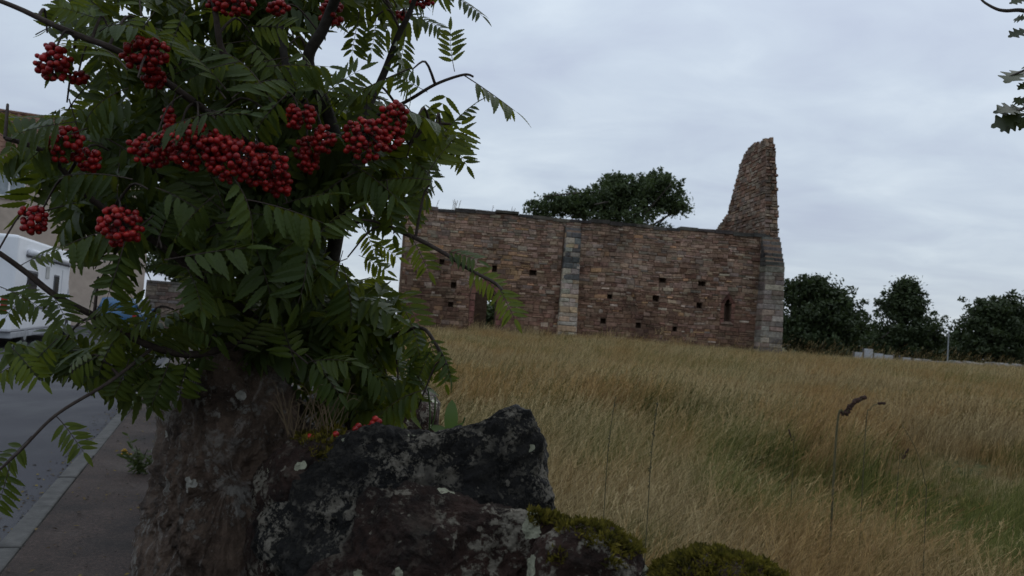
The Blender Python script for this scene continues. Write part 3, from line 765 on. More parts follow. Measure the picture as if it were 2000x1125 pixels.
for i in range(len(us)-1):
    for j in range(len(vs_)-1):
        a, b, c, d = us[i], us[i+1], vs_[j], vs_[j+1]
        if sol(i, j): m.add([HM@Vector(q) for q in ((a,0,c),(b,0,c),(b,0,d),(a,0,d))], [(0,1,2,3)])
        else:
            for q in (((a,0,c),(a,.22,c),(a,.22,d),(a,0,d)), ((b,0,c),(b,0,d),(b,.22,d),(b,.22,c)), ((a,0,c),(b,0,c),(b,.22,c),(a,.22,c)), ((a,0,d),(a,.22,d),(b,.22,d),(b,0,d))):
                m.add([HM@Vector(x) for x in q], [(0,1,2,3)])
RZ = HH+2.75
m.add([HM@Vector(q) for q in ((0,0,-.1),(0,HW,-.1),(0,HW,HH),(0,HW/2,RZ-.1),(0,0,HH))], [(0,1,2,3,4)])
m.add([HM@Vector(q) for q in ((HL,0,-.1),(HL,HW,-.1),(HL,HW,HH),(HL,HW/2,RZ-.1),(HL,0,HH))], [(4,3,2,1,0)])
m.add([HM@Vector(q) for q in ((0,HW,-.1),(HL,HW,-.1),(HL,HW,HH),(0,HW,HH))], [(3,2,1,0)])
m.build('wall', M_RENDER, house)
for r in rects:
    f = MB(); w = .06
    for lo, hi in (((r[0],.10,r[2]),(r[0]+w,.17,r[3])), ((r[1]-w,.10,r[2]),(r[1],.17,r[3])), ((r[0]+w,.10,r[3]-w),(r[1]-w,.17,r[3])), ((r[0]+w,.10,r[2]),(r[1]-w,.17,r[2]+w)), (((r[0]+r[1])/2-.04,.09,r[2]+w),((r[0]+r[1])/2+.04,.165,r[3]-w))):
        f.box(lo, hi, HM)
    wo = f.build('window', M_PVC, house)
    for a, b in ((r[0]+w, (r[0]+r[1])/2-.04), ((r[0]+r[1])/2+.04, r[1]-w)):
        gl = MB(); gl.box((a, .13, r[2]+w), (b, .14, r[3]-w), HM); gl.build('pane', M_CURT, wo)
    sl = MB(); sl.box((r[0]-.08, -.08, r[2]-.13), (r[1]+.08, .12, r[2]-.01), HM, bev=.015); sl.build('sill', simple('stone_sill', (.45,.38,.33), .8) if 'stone_sill' not in bpy.data.materials else bpy.data.materials['stone_sill'], wo)
roof = MB(); e = .3
for sgn in (0, 1):
    y0, yr = (-e, HW/2) if not sgn else (HW+e, HW/2); zl = HH-.12
    q = [(-.1,y0,zl),(HL+.1,y0,zl),(HL+.1,yr,RZ),(-.1,yr,RZ)]; roof.add([HM@Vector(x) for x in q]+[HM@(Vector(x)-Vector((0,0,.1))) for x in q], [(0,1,2,3)[::1 if sgn == 0 else -1],(4,5,6,7)[::-1 if sgn == 0 else 1],(0,4,5,1),(1,5,6,2),(2,6,7,3),(3,7,4,0)])
M_TILE = simple('pantile', (.12, .065, .045), .85, .4, 4, .15)
ro = roof.build('roof', simple('roof_underlay', (.08, .05, .04), .9), house)
NCx, NRw = 33, 9; tw = (HL+.2)/NCx; sl_len = math.hypot(HW/2+e, RZ-HH+.12); th = sl_len/NRw
tm = MB(); prof = [(0, .05), (.2, .09), (.38, .05), (.55, .015), (.8, .015), (1.0, .05)]
for i in range(5):
    (a, za), (b, zb) = prof[i], prof[i+1]
    tm.add([(a*tw, 0, za+.025), (b*tw, 0, zb+.025), (b*tw, th*1.12, zb), (a*tw, th*1.12, za), (a*tw, 0, za-.015), (b*tw, 0, zb-.015)], [(0,1,2,3), (4,5,1,0)])
tme = tm.mesh('tile', M_TILE); ang = math.atan2(RZ-HH+.12, HW/2+e)
for i in range(NCx):
    for j in range(NRw):
        link('tile', tme, ro, HM @ Matrix.Translation((-.1+i*tw, -e+math.cos(ang)*th*j, HH-.12+math.sin(ang)*th*j+.002)) @ Matrix.Rotation(ang, 4, 'X'))
rg = MB(); rg.tube([HM@Vector((-.12,HW/2,RZ+.04)), HM@Vector((HL+.12,HW/2,RZ+.04))], .13, 8); rg.build('ridge', M_TILE, ro)
gt = MB(); gt.tube([HM@Vector((-.1,-e-.06,HH-.1)), HM@Vector((HL+.1,-e-.06,HH-.1))], .065, 8); gt.build('gutter', M_PLAST, house)
ae = MB(); b = HM@Vector((3.2, HW/2, RZ)); ae.tube([b, b+Vector((0,0,1.3))], .02, 5); ae.tube([b+Vector((-.4,0,1.2)), b+Vector((.5,.1,1.2))], .012, 4)
for k in range(5): ae.tube([b+Vector((-.35+.2*k,-.2,1.2)), b+Vector((-.35+.2*k,.2,1.2))], .007, 4)
ae.build('aerial', M_METAL, house)
# garden wall of brown stone running on from the house corner
gw = thing('garden_wall', 'brown rubble garden wall running on from the house corner', 'wall', HC+HD*.05)
m = MB(); Og = HC+HD*.1+HN*.4
GM = Matrix(((HD.x, HN.x, 0, Og.x), (HD.y, HN.y, 0, Og.y), (0, 0, 1, 0), (0, 0, 0, 1)))
m.box((0, -.5, -.1), (12, -.02, 2.3), GM); m.build('wall_core', M_CORE, gw); rg_ = random.Random(44)
st = courses(rg_, Og, HD, CV, HN, 0, 2.3, lambda v, h: [(0, 12)], (.16, .28), (.3, .7), lambda u, v: jit(rg_.choice([(.17,.125,.10), (.21,.16,.125), (.14,.10,.085), (.2,.17,.15)]), .2, rg_), (.01, .04), .02)
u = 0
while u < 12:
    l = rg_.uniform(.4, .8); bx = MB(); bx.box((u+.01, -.55, 2.302), (min(12, u+l), .05, 2.42), GM); st.append((9, [Vector(v) for v in bx.v], bx.f, jit((.15,.13,.11), .2, rg_))); u += l
place_stones(st, gw, M_STONE, 300)

# ------------------------------------------------------------------ motorhome
MD = Vector((-.331, .943, 0)).normalized(); MN = Vector((MD.y, -MD.x, 0)); MO = Vector((-12.15, 19.7, 0))
MM = Matrix(((MD.x, -MN.x, 0, MO.x), (MD.y, -MN.y, 0, MO.y), (0, 0, 1, 0), (0, 0, 0, 1)))      # x: towards its far end, y: away from the road, z: up
mh = thing('motorhome', 'white motorhome with a rolled awning parked across the road', 'motorhome', MO)
ML, MW, MTOP = 7.0, 2.3, 2.82
def mbox(name, lo, hi, mat, bev=0, par=mh): b = MB(); b.box(lo, hi, MM, bev=bev); return b.build(name, mat, par)
mbox('body', (0, 0, .42), (ML, MW, MTOP), M_WHITE, .07)
b = MB()                                                     # cab: lower, sloping nose at the far end
pr = [(0,.42),(1.75,.42),(1.8,.75),(1.7,1.12),(1.05,1.3),(.35,2.18),(0,2.25)]
b.add([MM@Vector((ML+.005+x, y, z)) for y in (.12, MW-.12) for x, z in pr], [tuple(range(7)), tuple(range(13,6,-1))]+[(i, 7+i, 7+(i+1)%7, (i+1)%7) for i in range(7)])
b.build('cab', M_WHITE, mh)
b = MB(); b.add([MM@Vector(q) for q in ((ML+.08,.112,1.32),(ML+.88,.112,1.32),(ML+.36,.112,2.0),(ML+.08,.112,2.05))], [(0,1,2,3)]); b.build('cab_window', M_GLASSD, mh)
b = MB(); b.add([MM@Vector(q) for q in ((ML+1.06,.25,1.32),(ML+1.06,MW-.25,1.32),(ML+.40,MW-.25,2.15),(ML+.40,.25,2.15))], [(0,1,2,3)])
for i in range(len(b.v)): b.v[i] = tuple(Vector(b.v[i])+MD*.02+Vector((0,0,.012)))
b.build('windscreen', M_GLASSD, mh)
b = MB(); b.tube([MM@Vector((.9,-.08,2.46)), MM@Vector((ML-.15,-.08,2.46))], .085, 12); aw = b.build('awning', M_WHITE, mh, True)
mbox('awning_rail', (.85, -.02, 2.33), (ML-.1, -.003, 2.37), M_PLAST, par=aw)
for x0, x1, z0, z1 in ((4.55, 5.25, 1.35, 2.0), (1.2, 2.3, 1.4, 2.0)):
    f = mbox('window', (x0, -.025, z0), (x1, -.003, z1), M_PLAST, .008); mbox('pane', (x0+.05, -.035, z0+.05), (x1-.05, -.027, z1-.05), M_GLASSD, .003, f)
mbox('vent', (3.35, -.02, 1.85), (3.8, -.003, 2.2), simple('vent_grey', (.38,.38,.37), .6), .006)
d_ = mbox('door', (5.75, -.018, .55), (6.35, -.003, 2.2), M_WHITE, .006); mbox('handle', (5.82, -.05, 1.25), (5.9, -.02, 1.4), M_PLAST, .01, d_)
mbox('stripe', (.1, -.012, .98), (ML-1.35, -.003, 1.06), M_PLAST)
mbox('skirt', (.15, .02, .26), (ML-.1, MW-.02, .415), simple('skirt_grey', (.3,.31,.33), .6), .02)
mbox('marker_light', (ML-.12, -.03, 2.6), (ML-.02, -.003, 2.68), simple('lamp_amber', (.4,.15,.02), .3), .006)
for x in (1.7, 6.9+.6):
    for y in (.03, MW-.25):
        w = MB(); w.lathe([(.20,0),(.33,.01),(.34,.05),(.34,.17),(.33,.21),(.20,.22)], 20, MM@Matrix.Translation((x, y+.22, .34))@Matrix.Rotation(math.pi/2, 4, 'X')); wo = w.build('wheel', M_TYRE, mh, True)
        h = MB(); h.lathe([(.19,-.005),(.18,.225),(.06,.235)], 14, MM@Matrix.Translation((x, y+.222, .34))@Matrix.Rotation(math.pi/2, 4, 'X')); h.build('rim', M_METAL, wo)
mbox('tail_light', (-.02, .12, .9), (-.003, .26, 1.3), M_RED); mbox('tail_light', (-.02, MW-.26, .9), (-.003, MW-.12, 1.3), M_RED)
mbox('roof_hatch', (2.4, .8, MTOP+.002), (3.0, 1.4, MTOP+.12), M_PVC, .03)
# ------------------------------------------------------------------ blue car
CX = XYat(226, 31.5); CB = Vector((CX-.1, 31.5, .0)); KD = Vector((-.20, .98, 0)).normalized(); KN = Vector((KD.y, -KD.x, 0))
KM = Matrix(((KD.x, -KN.x, 0, CB.x), (KD.y, -KN.y, 0, CB.y), (0, 0, 1, 0), (0, 0, 0, 1)))       # x: its length, nose away; y: left
car = thing('car', 'blue hatchback parked ahead of the motorhome, half hidden by rowan leaves', 'car', CB)
def loft(name, secs, mat, par):
    b = MB(); n = len(secs[0]); vs = [KM@Vector(p) for s in secs for p in s]; fs = []
    for i in range(len(secs)-1):
        for k in range(n): fs.append((i*n+k, i*n+(k+1)%n, (i+1)*n+(k+1)%n, (i+1)*n+k))
    fs += [tuple(range(n-1,-1,-1)), tuple((len(secs)-1)*n+k for k in range(n))]; b.add(vs, fs); o = b.build(name, mat, par, True); return o
def sec(x, hw, z0, z1, zs): return [(x,-hw*.9,z0),(x,-hw,z0+.15),(x,-hw,zs),(x,-hw*.93,z1),(x,hw*.93,z1),(x,hw,zs),(x,hw,z0+.15),(x,hw*.9,z0)]
loft('body', [sec(0,.74,.38,.82,.7), sec(.08,.82,.26,.95,.8), sec(.8,.86,.2,.96,.82), sec(2.7,.86,.2,.95,.82), sec(3.6,.82,.22,.85,.72), sec(3.95,.7,.32,.66,.58)], M_BLUE, car)
loft('cabin', [[(x,-a,z0),(x,-b,z1),(x,b,z1),(x,a,z0)] for x, a, b, z0, z1 in ((.14,.70,.56,.95,1.2),(.4,.74,.60,.95,1.42),(1.5,.76,.62,.95,1.46),(2.1,.76,.60,.95,1.38),(2.95,.74,.66,.94,.97))], M_BLUE, car)
def quad(name, pts, mat, par): b = MB(); b.add([KM@Vector(p) for p in pts], [tuple(range(len(pts)))]); return b.build(name, mat, par)
quad('rear_window', [(.105,-.60,.98),(.105,.60,.98),(.33,.55,1.37),(.33,-.55,1.37)], M_GLASSD, car)
quad('windscreen', [(2.96,-.66,.99),(2.16,-.56,1.385),(2.16,.56,1.385),(2.96,.66,.99)], M_GLASSD, car)
for s in (-1, 1):
    quad('side_window', [(.5,s*.765,1.0),(1.45,s*.785,1.0),(1.45,s*.66,1.38),(.55,s*.64,1.37)], M_GLASSD, car); quad('side_window', [(1.52,s*.785,1.0),(2.5,s*.78,1.0),(2.05,s*.64,1.34),(1.52,s*.66,1.38)], M_GLASSD, car)
    b = MB(); b.box((-.03, s*.72-.10, .66), (.06, s*.72+.06, .92), KM, bev=.02); b.build('tail_light', M_RED, car)
    b = MB(); b.box((3.72, s*.6-.13, .58), (3.93, s*.6+.1, .72), KM, bev=.03); b.build('headlight', M_PVC, car)
    b = MB(); b.box((2.25, s*.92-.08, .98), (2.38, s*.92+.08, 1.1), KM, bev=.03); b.build('mirror', M_BLUE, car)
    for x in (.68, 3.15):
        w = MB(); MX = KM@Matrix.Translation((x, s*.74+.1, .3))@Matrix.Rotation(math.pi/2, 4, 'X'); w.lathe([(.17,0),(.29,.01),(.3,.04),(.3,.16),(.29,.19),(.17,.2)], 18, MX); wo = w.build('wheel', M_TYRE, car, True)
        h = MB(); h.lathe([(.165,-.006),(.15,.206)], 12, MX); h.build('rim', M_METAL, wo)
b = MB(); b.box((-.035, -.26, .5), (-.015, .26, .61), KM); b.build('number_plate', simple('plate', (.5,.4,.06), .5), car)
b = MB(); b.box((-.05, -.78, .3), (.1, .78, .48), KM, bev=.04); b.build('bumper', M_PLAST, car)

# ------------------------------------------------------------------ near boundary wall and its big stones
def px_boulder(name, cx, cy, outline, d, thick, seed, mat, parent, label=None, amp=.010, ex=.62, nt=150, nf=84, back=1.0, tilt=0.0, cuts=()):
    ang = []
    for x, y in outline: ang.append((math.atan2(y-cy, x-cx), math.hypot(x-cx, y-cy)))
    ang.sort(); A = np.array([a for a, _ in ang]); Rr = np.array([r for _, r in ang])
    A = np.concatenate([A-2*math.pi, A, A+2*math.pi]); Rr = np.concatenate([Rr]*3)
    cen = P(cx, cy, d); k = d/FPX; V = []; sv = Vector((seed*7.3, seed*3.1, 0))
    for j in range(nf+1):
        ph = math.pi*j/nf; s = math.sin(ph)**ex if 0 < j < nf else 0; c = math.cos(ph); c = math.copysign(abs(c)**ex, c)
        for i in range(nt):
            th = 2*math.pi*i/nt - math.pi; r = float(np.interp(th, A, Rr))*k
            dd_ = thick*c*(back if c < 0 else 1); fk = (d-dd_)/d if c > 0 else 1.0
            p = P(cx, cy, d-dd_) + (RGT*math.cos(th) - UPV*math.sin(th))*(r*s*fk)
            for (n_, dd) in cuts:
                q = (p-cen).dot(n_)-dd
                if q > 0: p = p-n_*q*.92
            o = (p-cen).normalized()
            w = mnoise.fractal(p*9+sv, 1.0, 2.1, 4)*1.0 + (mnoise.ridged_multi_fractal(p*20+sv, .9, 2.0, 4, 1.0, 2.0)-1.2)*.42
            f = mnoise.fractal(p*75+sv, .7, 2.1, 4); g1 = mnoise.noise(p*42+sv)
            p = p+o*(w*amp+f*amp*.36-max(0, g1-.15)*amp*1.1) ; V.append(p)
    V = np.array(V); F = []
    for j in range(nf):
        for i in range(nt): F.append((j*nt+i, (j+1)*nt+i, (j+1)*nt+(i+1)%nt, j*nt+(i+1)%nt))
    F = np.array(F); mid = F[len(F)//2]; nrm_ = np.cross(V[mid[1]]-V[mid[0]], V[mid[2]]-V[mid[0]])
    if np.dot(nrm_, V[mid[0]]-np.array(cen)) < 0: F = F[:, ::-1]
    o = link(name, fast_mesh(name, V, F, mat, smooth_=True), parent)
    if label: o['label'] = label
    return o
bw = thing('boundary_wall', 'rough roadside wall of large lichen covered boulders beside the pavement', 'wall', RP(1.35, -3.0, .1))
def hsph(x, y, z): return Vector((x, y, z)).normalized()
b_stand = px_boulder('stone', 470, 930, [(258,1130),(266,1065),(288,950),(297,870),(304,800),(322,768),(362,752),(388,712),(420,682),(455,664),(492,668),(528,700),(560,752),(592,822),(640,900),(650,1000),(640,1200),(600,1420),(470,1560),(330,1520),(262,1350),(252,1220)], 1.18, .17, 1, M_B_BROWN, bw, 'tall upright brown boulder with pale streaks', .017, .5, 300, 170, cuts=((Vector((-.80, -.58, .14)).normalized(), .098), (Vector((.52, -.82, .24)).normalized(), .118), (Vector((-.15, -.6, .78)).normalized(), .215), (Vector((-.55, -.2, .80)).normalized(), .20)))
b_ledge = px_boulder('stone', 590, 980, [(505,915),(540,872),(600,850),(680,844),(740,860),(760,960),(740,1100),(700,1250),(580,1280),(520,1200),(500,1000)], 1.08, .13, 2, M_B_FRONT, bw, 'low dark ledge stone with a little moss', .011, .6, 180, 100)
b_dark = px_boulder('stone', 800, 985, [(512,1010),(532,962),(582,915),(640,880),(700,848),(745,834),(790,842),(850,843),(905,832),(945,824),(970,804),(1000,797),(1035,806),(1058,842),(1066,900),(1076,950),(1092,1000),(1100,1060),(1060,1180),(950,1280),(800,1300),(640,1260),(540,1160),(500,1070)], 1.02, .145, 3, M_B_DARK, bw, 'dark grey lichen covered boulder with a raised horn', .012, .45, 340, 190, cuts=((Vector((-.45, -.85, .28)).normalized(), .135), (Vector((.35, -.93, .12)).normalized(), .125), (Vector((.05, -.62, .78)).normalized(), .152)))
b_front = px_boulder('stone', 880, 1120, [(520,1180),(600,1118),(655,1078),(676,1010),(690,962),(722,940),(770,948),(830,952),(880,960),(935,986),(1000,996),(1060,1006),(1110,1020),(1165,1052),(1210,1110),(1225,1180),(1150,1320),(900,1400),(650,1350),(540,1260)], .90, .10, 4, M_B_FRONT, bw, 'blackish red boulder with round pale lichen spots', .012, .45, 320, 180, cuts=((Vector((-.5, -.82, .3)).normalized(), .10), (Vector((.3, -.9, .3)).normalized(), .085), (Vector((0, -.55, .83)).normalized(), .095)))
b_moss1 = px_boulder('stone', 1150, 1120, [(1040,1060),(1080,1030),(1120,1020),(1170,1035),(1220,1056),(1250,1085),(1262,1140),(1240,1260),(1150,1320),(1050,1260),(1025,1140)], .86, .075, 5, M_B_FRONT, bw, 'small dark stone with moss on its top edge', .010, .6, 170, 90)
b_moss2 = px_boulder('stone', 1400, 1170, [(1262,1130),(1290,1108),(1335,1090),(1395,1080),(1450,1090),(1500,1108),(1540,1135),(1560,1200),(1500,1300),(1400,1330),(1290,1290),(1255,1200)], .84, .085, 6, M_B_FRONT, bw, 'rounded stone capped with a yellow green moss cushion', .011, .75, 170, 90)
# courses of stones below and along the wall
rb = random.Random(17); sm = []
for k in range(6):
    bm = bmesh.new(); bmesh.ops.create_icosphere(bm, subdivisions=3, radius=1)
    for v in bm.verts:
        p = v.co.copy(); q = Vector([math.copysign(abs(c)**.6, c) for c in p]); n = mnoise.fractal(p*1.3+Vector((k*9, 0, 0)), 1, 2, 4); v.co = q*(1+.22*n)
    me = bpy.data.meshes.new('stone'); bm.to_mesh(me); bm.free(); me.materials.append([M_B_BROWN, M_B_FRONT, M_B_DARK][k % 3]); me.polygons.foreach_set('use_smooth', [True]*len(me.polygons)); sm.append(me)
for t_i in range(34):
    t = -6.6 + t_i*.42
    for row, (z, hz) in enumerate(((.22, .17), (.52, .17), (.82, .16), (1.05, .12))):
        for col_, s in enumerate((1.24, 1.55)):
            c = RP(s+rb.uniform(-.03, .03), t+(.2 if row % 2 else 0)+rb.uniform(-.05, .05), z+rb.uniform(-.02, .02))
            x, y, d = proj(c)
            if row >= 2 and 600 < x < 1800 and y < 1230 and d < 3: continue
            if row == 3 and (c-CAM).length < 1.9: continue
            if row == 2 and (c-CAM).length < .75: continue
            me = sm[rb.randrange(6)]
            link('stone', me, bw, Matrix.Translation(c) @ KR @ Matrix.Rotation(rb.uniform(-.2, .2), 4, 'Z') @ Matrix.Diagonal((.19, .24*rb.uniform(.85, 1.1), hz, 1)))
m = MB()
for i in range(28): m.box((1.2, -6.6+i*.5, .05), (1.6, -6.6+i*.5+.5, .90 if i > 16 or i < 4 else .70), Matrix(((NR.x, DR.x, 0, KERB0.x), (NR.y, DR.y, 0, KERB0.y), (0, 0, 1, 0), (0, 0, 0, 1))))
m.build('rubble_fill', M_CORE, bw)

def moss_on(stone, n, length, seed, test, spread=.6, mat=M_MOSS, name='moss'):
    r = np.random.default_rng(seed); me = stone.data; me.calc_loop_triangles()
    co = np.empty(len(me.vertices)*3); me.vertices.foreach_get('co', co); co = co.reshape(-1, 3)
    tr = np.array([t.vertices[:] for t in me.loop_triangles]); a, b, c = co[tr[:,0]], co[tr[:,1]], co[tr[:,2]]
    cr = np.cross(b-a, c-a); ar = np.linalg.norm(cr, axis=1)+1e-12; nn = cr/ar[:,None]
    w = np.array([test((a[i]+b[i]+c[i])/3, nn[i]) for i in range(len(tr))])*ar
    if w.sum() <= 0: print('no moss on', stone.name); return None
    w /= w.sum()
    idx = r.choice(len(tr), n, p=w); u, v = r.random(n), r.random(n); f = u+v > 1; u[f], v[f] = 1-u[f], 1-v[f]
    p = a[idx]+(b-a)[idx]*u[:,None]+(c-a)[idx]*v[:,None]; d = nn[idx]+r.normal(size=(n, 3))*spread; d[:,2] += .3; d /= np.linalg.norm(d, axis=1)[:,None]
    s = np.cross(d, r.normal(size=(n, 3))); s /= np.linalg.norm(s, axis=1)[:,None]
    L = length*(r.uniform(.5, 1.3, n)*np.array([1+1.1*mnoise.noise(Vector(q)*75) for q in p]).clip(.35, 2))[:,None]; W = L*.13
    V = np.stack([p-s*W-d*L*.2, p+s*W-d*L*.2, p+d*L*.55+s*W*1.1, p+d*L, p+d*L*.55-s*W*1.1], 1).reshape(-1, 3)
    F = np.arange(n*5).reshape(-1, 5)
    o = link(name, fast_mesh(name, V, F, mat), stone); o['kind'] = 'stuff'; o.matrix_parent_inverse = stone.matrix_basis.inverted() if False else Matrix(); return o
def patch(pts):                                              # (px, py, radius) discs where the moss grows
    def t(p, n):
        x, y, d = proj(Vector(p)); k = mnoise.noise(Vector(p)*60)
        return 1.0 if n[2] > -.2 and any(math.hypot(x-a, (y-b)*1.3) < r*(1+.5*k) for a, b, r in pts) else 0.0
    return t
moss_on(b_moss2, 20000, .0062, 1, lambda p, n: 1.0 if n[2] > -.1 + .25*mnoise.noise(Vector(p)*40) else 0)
moss_on(b_moss1, 4200, .0058, 2, patch([(1115,1028,26),(1160,1040,34),(1215,1062,34),(1090,1085,20),(1200,1100,16)]))
moss_on(b_front, 2600, .007, 3, patch([(1060,1010,26),(1110,1022,34),(1150,1045,34)]))
moss_on(b_ledge, 1500, .007, 4, patch([(640,858,36),(600,862,22),(620,885,18)]))
moss_on(b_dark, 500, .006, 5, patch([(625,888,18)]))

# ------------------------------------------------------------------ rowan
def leaflet(rnd, L, w, fold, curl, teeth=9):
    """a serrated leaflet along +X, blade in XY, folded up along the midrib; returns verts, faces"""
    xs = np.linspace(0, 1, teeth*2+1); vs = []; fs = []
    prof = lambda t: w*(math.sin(math.pi*min(1, t**.82))**.75)*(1-.18*t)
    mid = []
    for t in xs: mid.append((t*L, 0, -curl*L*t*t)); 
    vs += mid
    for sgn in (1, -1):
        for i, t in enumerate(xs):
            y = prof(t)*L if 0 < i < len(xs)-1 else 0
            tooth = 1.0 if i % 2 else .80
            if t < .22: tooth = .95
            y *= tooth; x = t*L + (.025*L if i % 2 else -.01*L)*(1 if 0 < i < len(xs)-1 else 0)
            vs.append((x, sgn*y*math.cos(fold), y*math.sin(fold)-curl*L*t*t))
    n = len(xs)
    for i in range(n-1):
        fs.append((i, i+1, n+i+1, n+i)); fs.append((i, 2*n+i, 2*n+i+1, i+1))
    return vs, fs
def rowan_leaf(seed, droop, hang, mat):
    r = random.Random(seed); m = MB(); RL = 1.0; pairs = 6
    rp = lambda t: Vector((RL*(t-.18*droop*t*t), .03*math.sin(t*3+seed), -droop*.42*t*t))
    pts = [rp(i/10) for i in range(11)]
    m.tube(pts, [.010*(1-.6*i/10) for i in range(11)], 4, cap=False, mi=1)
    for k in range(pairs):
        t = .26+.70*k/(pairs-.3); o = rp(t); tn = (rp(min(1, t+.03))-rp(t-.03)).normalized()
        side = Vector((0, 0, 1)).cross(tn).normalized(); up = tn.cross(side)
        l = .36*(.78+.42*math.sin(math.pi*(.22+.62*k/pairs)))*r.uniform(.92, 1.06)
        for s in (1, -1):
            vs, fs = leaflet(r, l, .155*r.uniform(.85, 1.1), .22, r.uniform(.05, .22)+.12*hang, 7)
            fw = math.radians(28+r.uniform(-8, 8)); hg = hang*r.uniform(.7, 1.2)
            dx = tn*math.sin(fw)+(side*s*math.cos(hg)-up*math.sin(hg))*math.cos(fw); dx.normalize()
            nz = (up*math.cos(hg)+side*s*math.sin(hg)+Vector((r.uniform(-.15, .15), r.uniform(-.15, .15), 0))); nz = (nz-dx*nz.dot(dx)).normalized(); dy = nz.cross(dx)
            m.add([o+dx*x+dy*y+nz*z for x, y, z in vs], fs)
    o = rp(1.0); tn = (rp(1)-rp(.95)).normalized(); side = Vector((0, 0, 1)).cross(tn).normalized(); up = tn.cross(side)
    vs, fs = leaflet(r, .36, .17, .2, .15, 7); m.add([o+tn*x+side*y+up*z for x, y, z in vs], fs)
    return m.mesh('leaf', [mat, M_TWIG])
LEAF = [rowan_leaf(i, d, h, M_ROWAN) for i, (d, h) in enumerate(((.25, .15), (.5, .35), (.75, .6), (.4, .8), (.9, .4), (.1, .3)))]
LEAFY = [rowan_leaf(i+20, d, h, M_ROWAN_Y) for i, (d, h) in enumerate(((.3, .2), (.6, .4), (.4, .7)))]
TB = P(700, 850, 1.30); TB.z = .95
rowan = thing('rowan_tree', 'rowan sapling with hanging red berry clusters growing out of the boulder wall', 'tree', TB)
stems = [
 ([(700,850,1.30),(668,700,1.27),(645,560,1.22),(660,440,1.17),(668,330,1.12),(640,220,1.1),(602,120,1.07),(632,55,1.05),(668,-40,1.02),(700,-160,1.0)], .0125),
 ([(690,860,1.32),(650,640,1.26),(628,500,1.22),(624,400,1.2),(596,300,1.15),(570,180,1.1),(548,60,1.1),(540,-120,1.1)], .010),
 ([(668,330,1.12),(705,240,1.14),(748,148,1.16),(778,70,1.15),(802,20,1.14),(840,-90,1.12)], .0065),
 ([(645,560,1.22),(520,640,1.14),(400,690,1.06),(300,678,1.0),(200,625,.96),(110,578,.93),(55,535,.92),(-5,492,.9),(-90,440,.88)], .0052),
 ([(624,400,1.2),(500,290,1.08),(380,200,1.0),(250,110,.96),(150,68,.95),(92,43,.95),(40,18,.95),(-20,-6,.95),(-110,-40,.95)], .0046),
 ([(660,440,1.17),(725,432,1.12),(800,460,1.05),(860,490,1.02),(920,528,1.0),(965,552,.99),(985,572,.98)], .0032),
 ([(300,678,1.0),(215,745,.95),(110,810,.9),(40,880,.88),(-20,935,.87)], .0018),
 ([(668,700,1.27),(760,660,1.18),(820,640,1.12),(850,670,1.1),(872,712,1.08)], .0034),
 ([(705,240,1.14),(790,200,1.1),(850,165,1.08),(905,146,1.07),(925,150,1.07)], .0022),
 ([(660,440,1.17),(760,330,1.1),(830,250,1.08),(880,242,1.07)], .0032),
 ([(640,220,1.1),(520,180,1.05),(440,110,1.02),(420,20,1.0),(400,-80,1.0)], .0055),
 ([(520,640,1.14),(420,560,1.05),(300,470,1.0),(180,390,.95),(90,300,.92),(10,270,.9)], .005),
]
SP = []
for k, (pts, r0) in enumerate(stems):
    sp = spline([P(*q) for q in pts], 6); n = len(sp); m = MB()
    m.tube(sp, [r0*(1-.62*i/(n-1))+.0006 for i in range(n)], 8 if r0 > .006 else 6)
    o = m.build('trunk' if k < 2 else 'branch', M_BARK if r0 > .006 else M_TWIG, rowan, True); SP += sp
def near_stem(p): return min(SP, key=lambda q: (q-p).length_squared)
# berry clusters: centre px, half width, half height, depth
CLU = [(103,122,34,36,.88),(152,150,22,12,.90),(285,105,48,33,.90),(302,152,24,20,.92),(128,282,33,36,.86),(176,312,20,24,.88),(236,440,42,40,.84),
       (300,292,48,36,.88),(385,285,62,46,.86),(450,310,56,46,.87),(515,325,50,44,.90),(545,362,26,24,.92),(585,228,32,25,.92),(632,272,24,26,.94),
       (715,272,46,44,.93),(770,230,28,34,.95),(765,272,24,24,.95),(648,26,23,28,1.0),(455,8,50,22,.95),(545,16,22,14,.98),(825,0,24,14,1.1),(785,32,14,10,1.12),(64,428,26,28,.86),(330,240,10,34,.93),(600,300,26,40,.96)]
CLU = [(*q[:4], q[4]+.05) for q in CLU]
def ico_berry():
    bm = bmesh.new(); bmesh.ops.create_icosphere(bm, subdivisions=2, radius=1)
    for v in bm.verts: v.co.z *= .95
    for f in bm.faces:
        if f.calc_center_median().z < -.88: f.material_index = 1
    me = bpy.data.meshes.new('berry'); bm.to_mesh(me); bm.free(); me.materials.append(M_BERRY); me.materials.append(M_BERRYTIP); me.polygons.foreach_set('use_smooth', [True]*len(me.polygons)); return me
BME = ico_berry(); BV = np.array([v.co[:] for v in BME.vertices]); BF = np.array([p.vertices[:] for p in BME.polygons])
rr = random.Random(77); n_ind = 0
allb = []
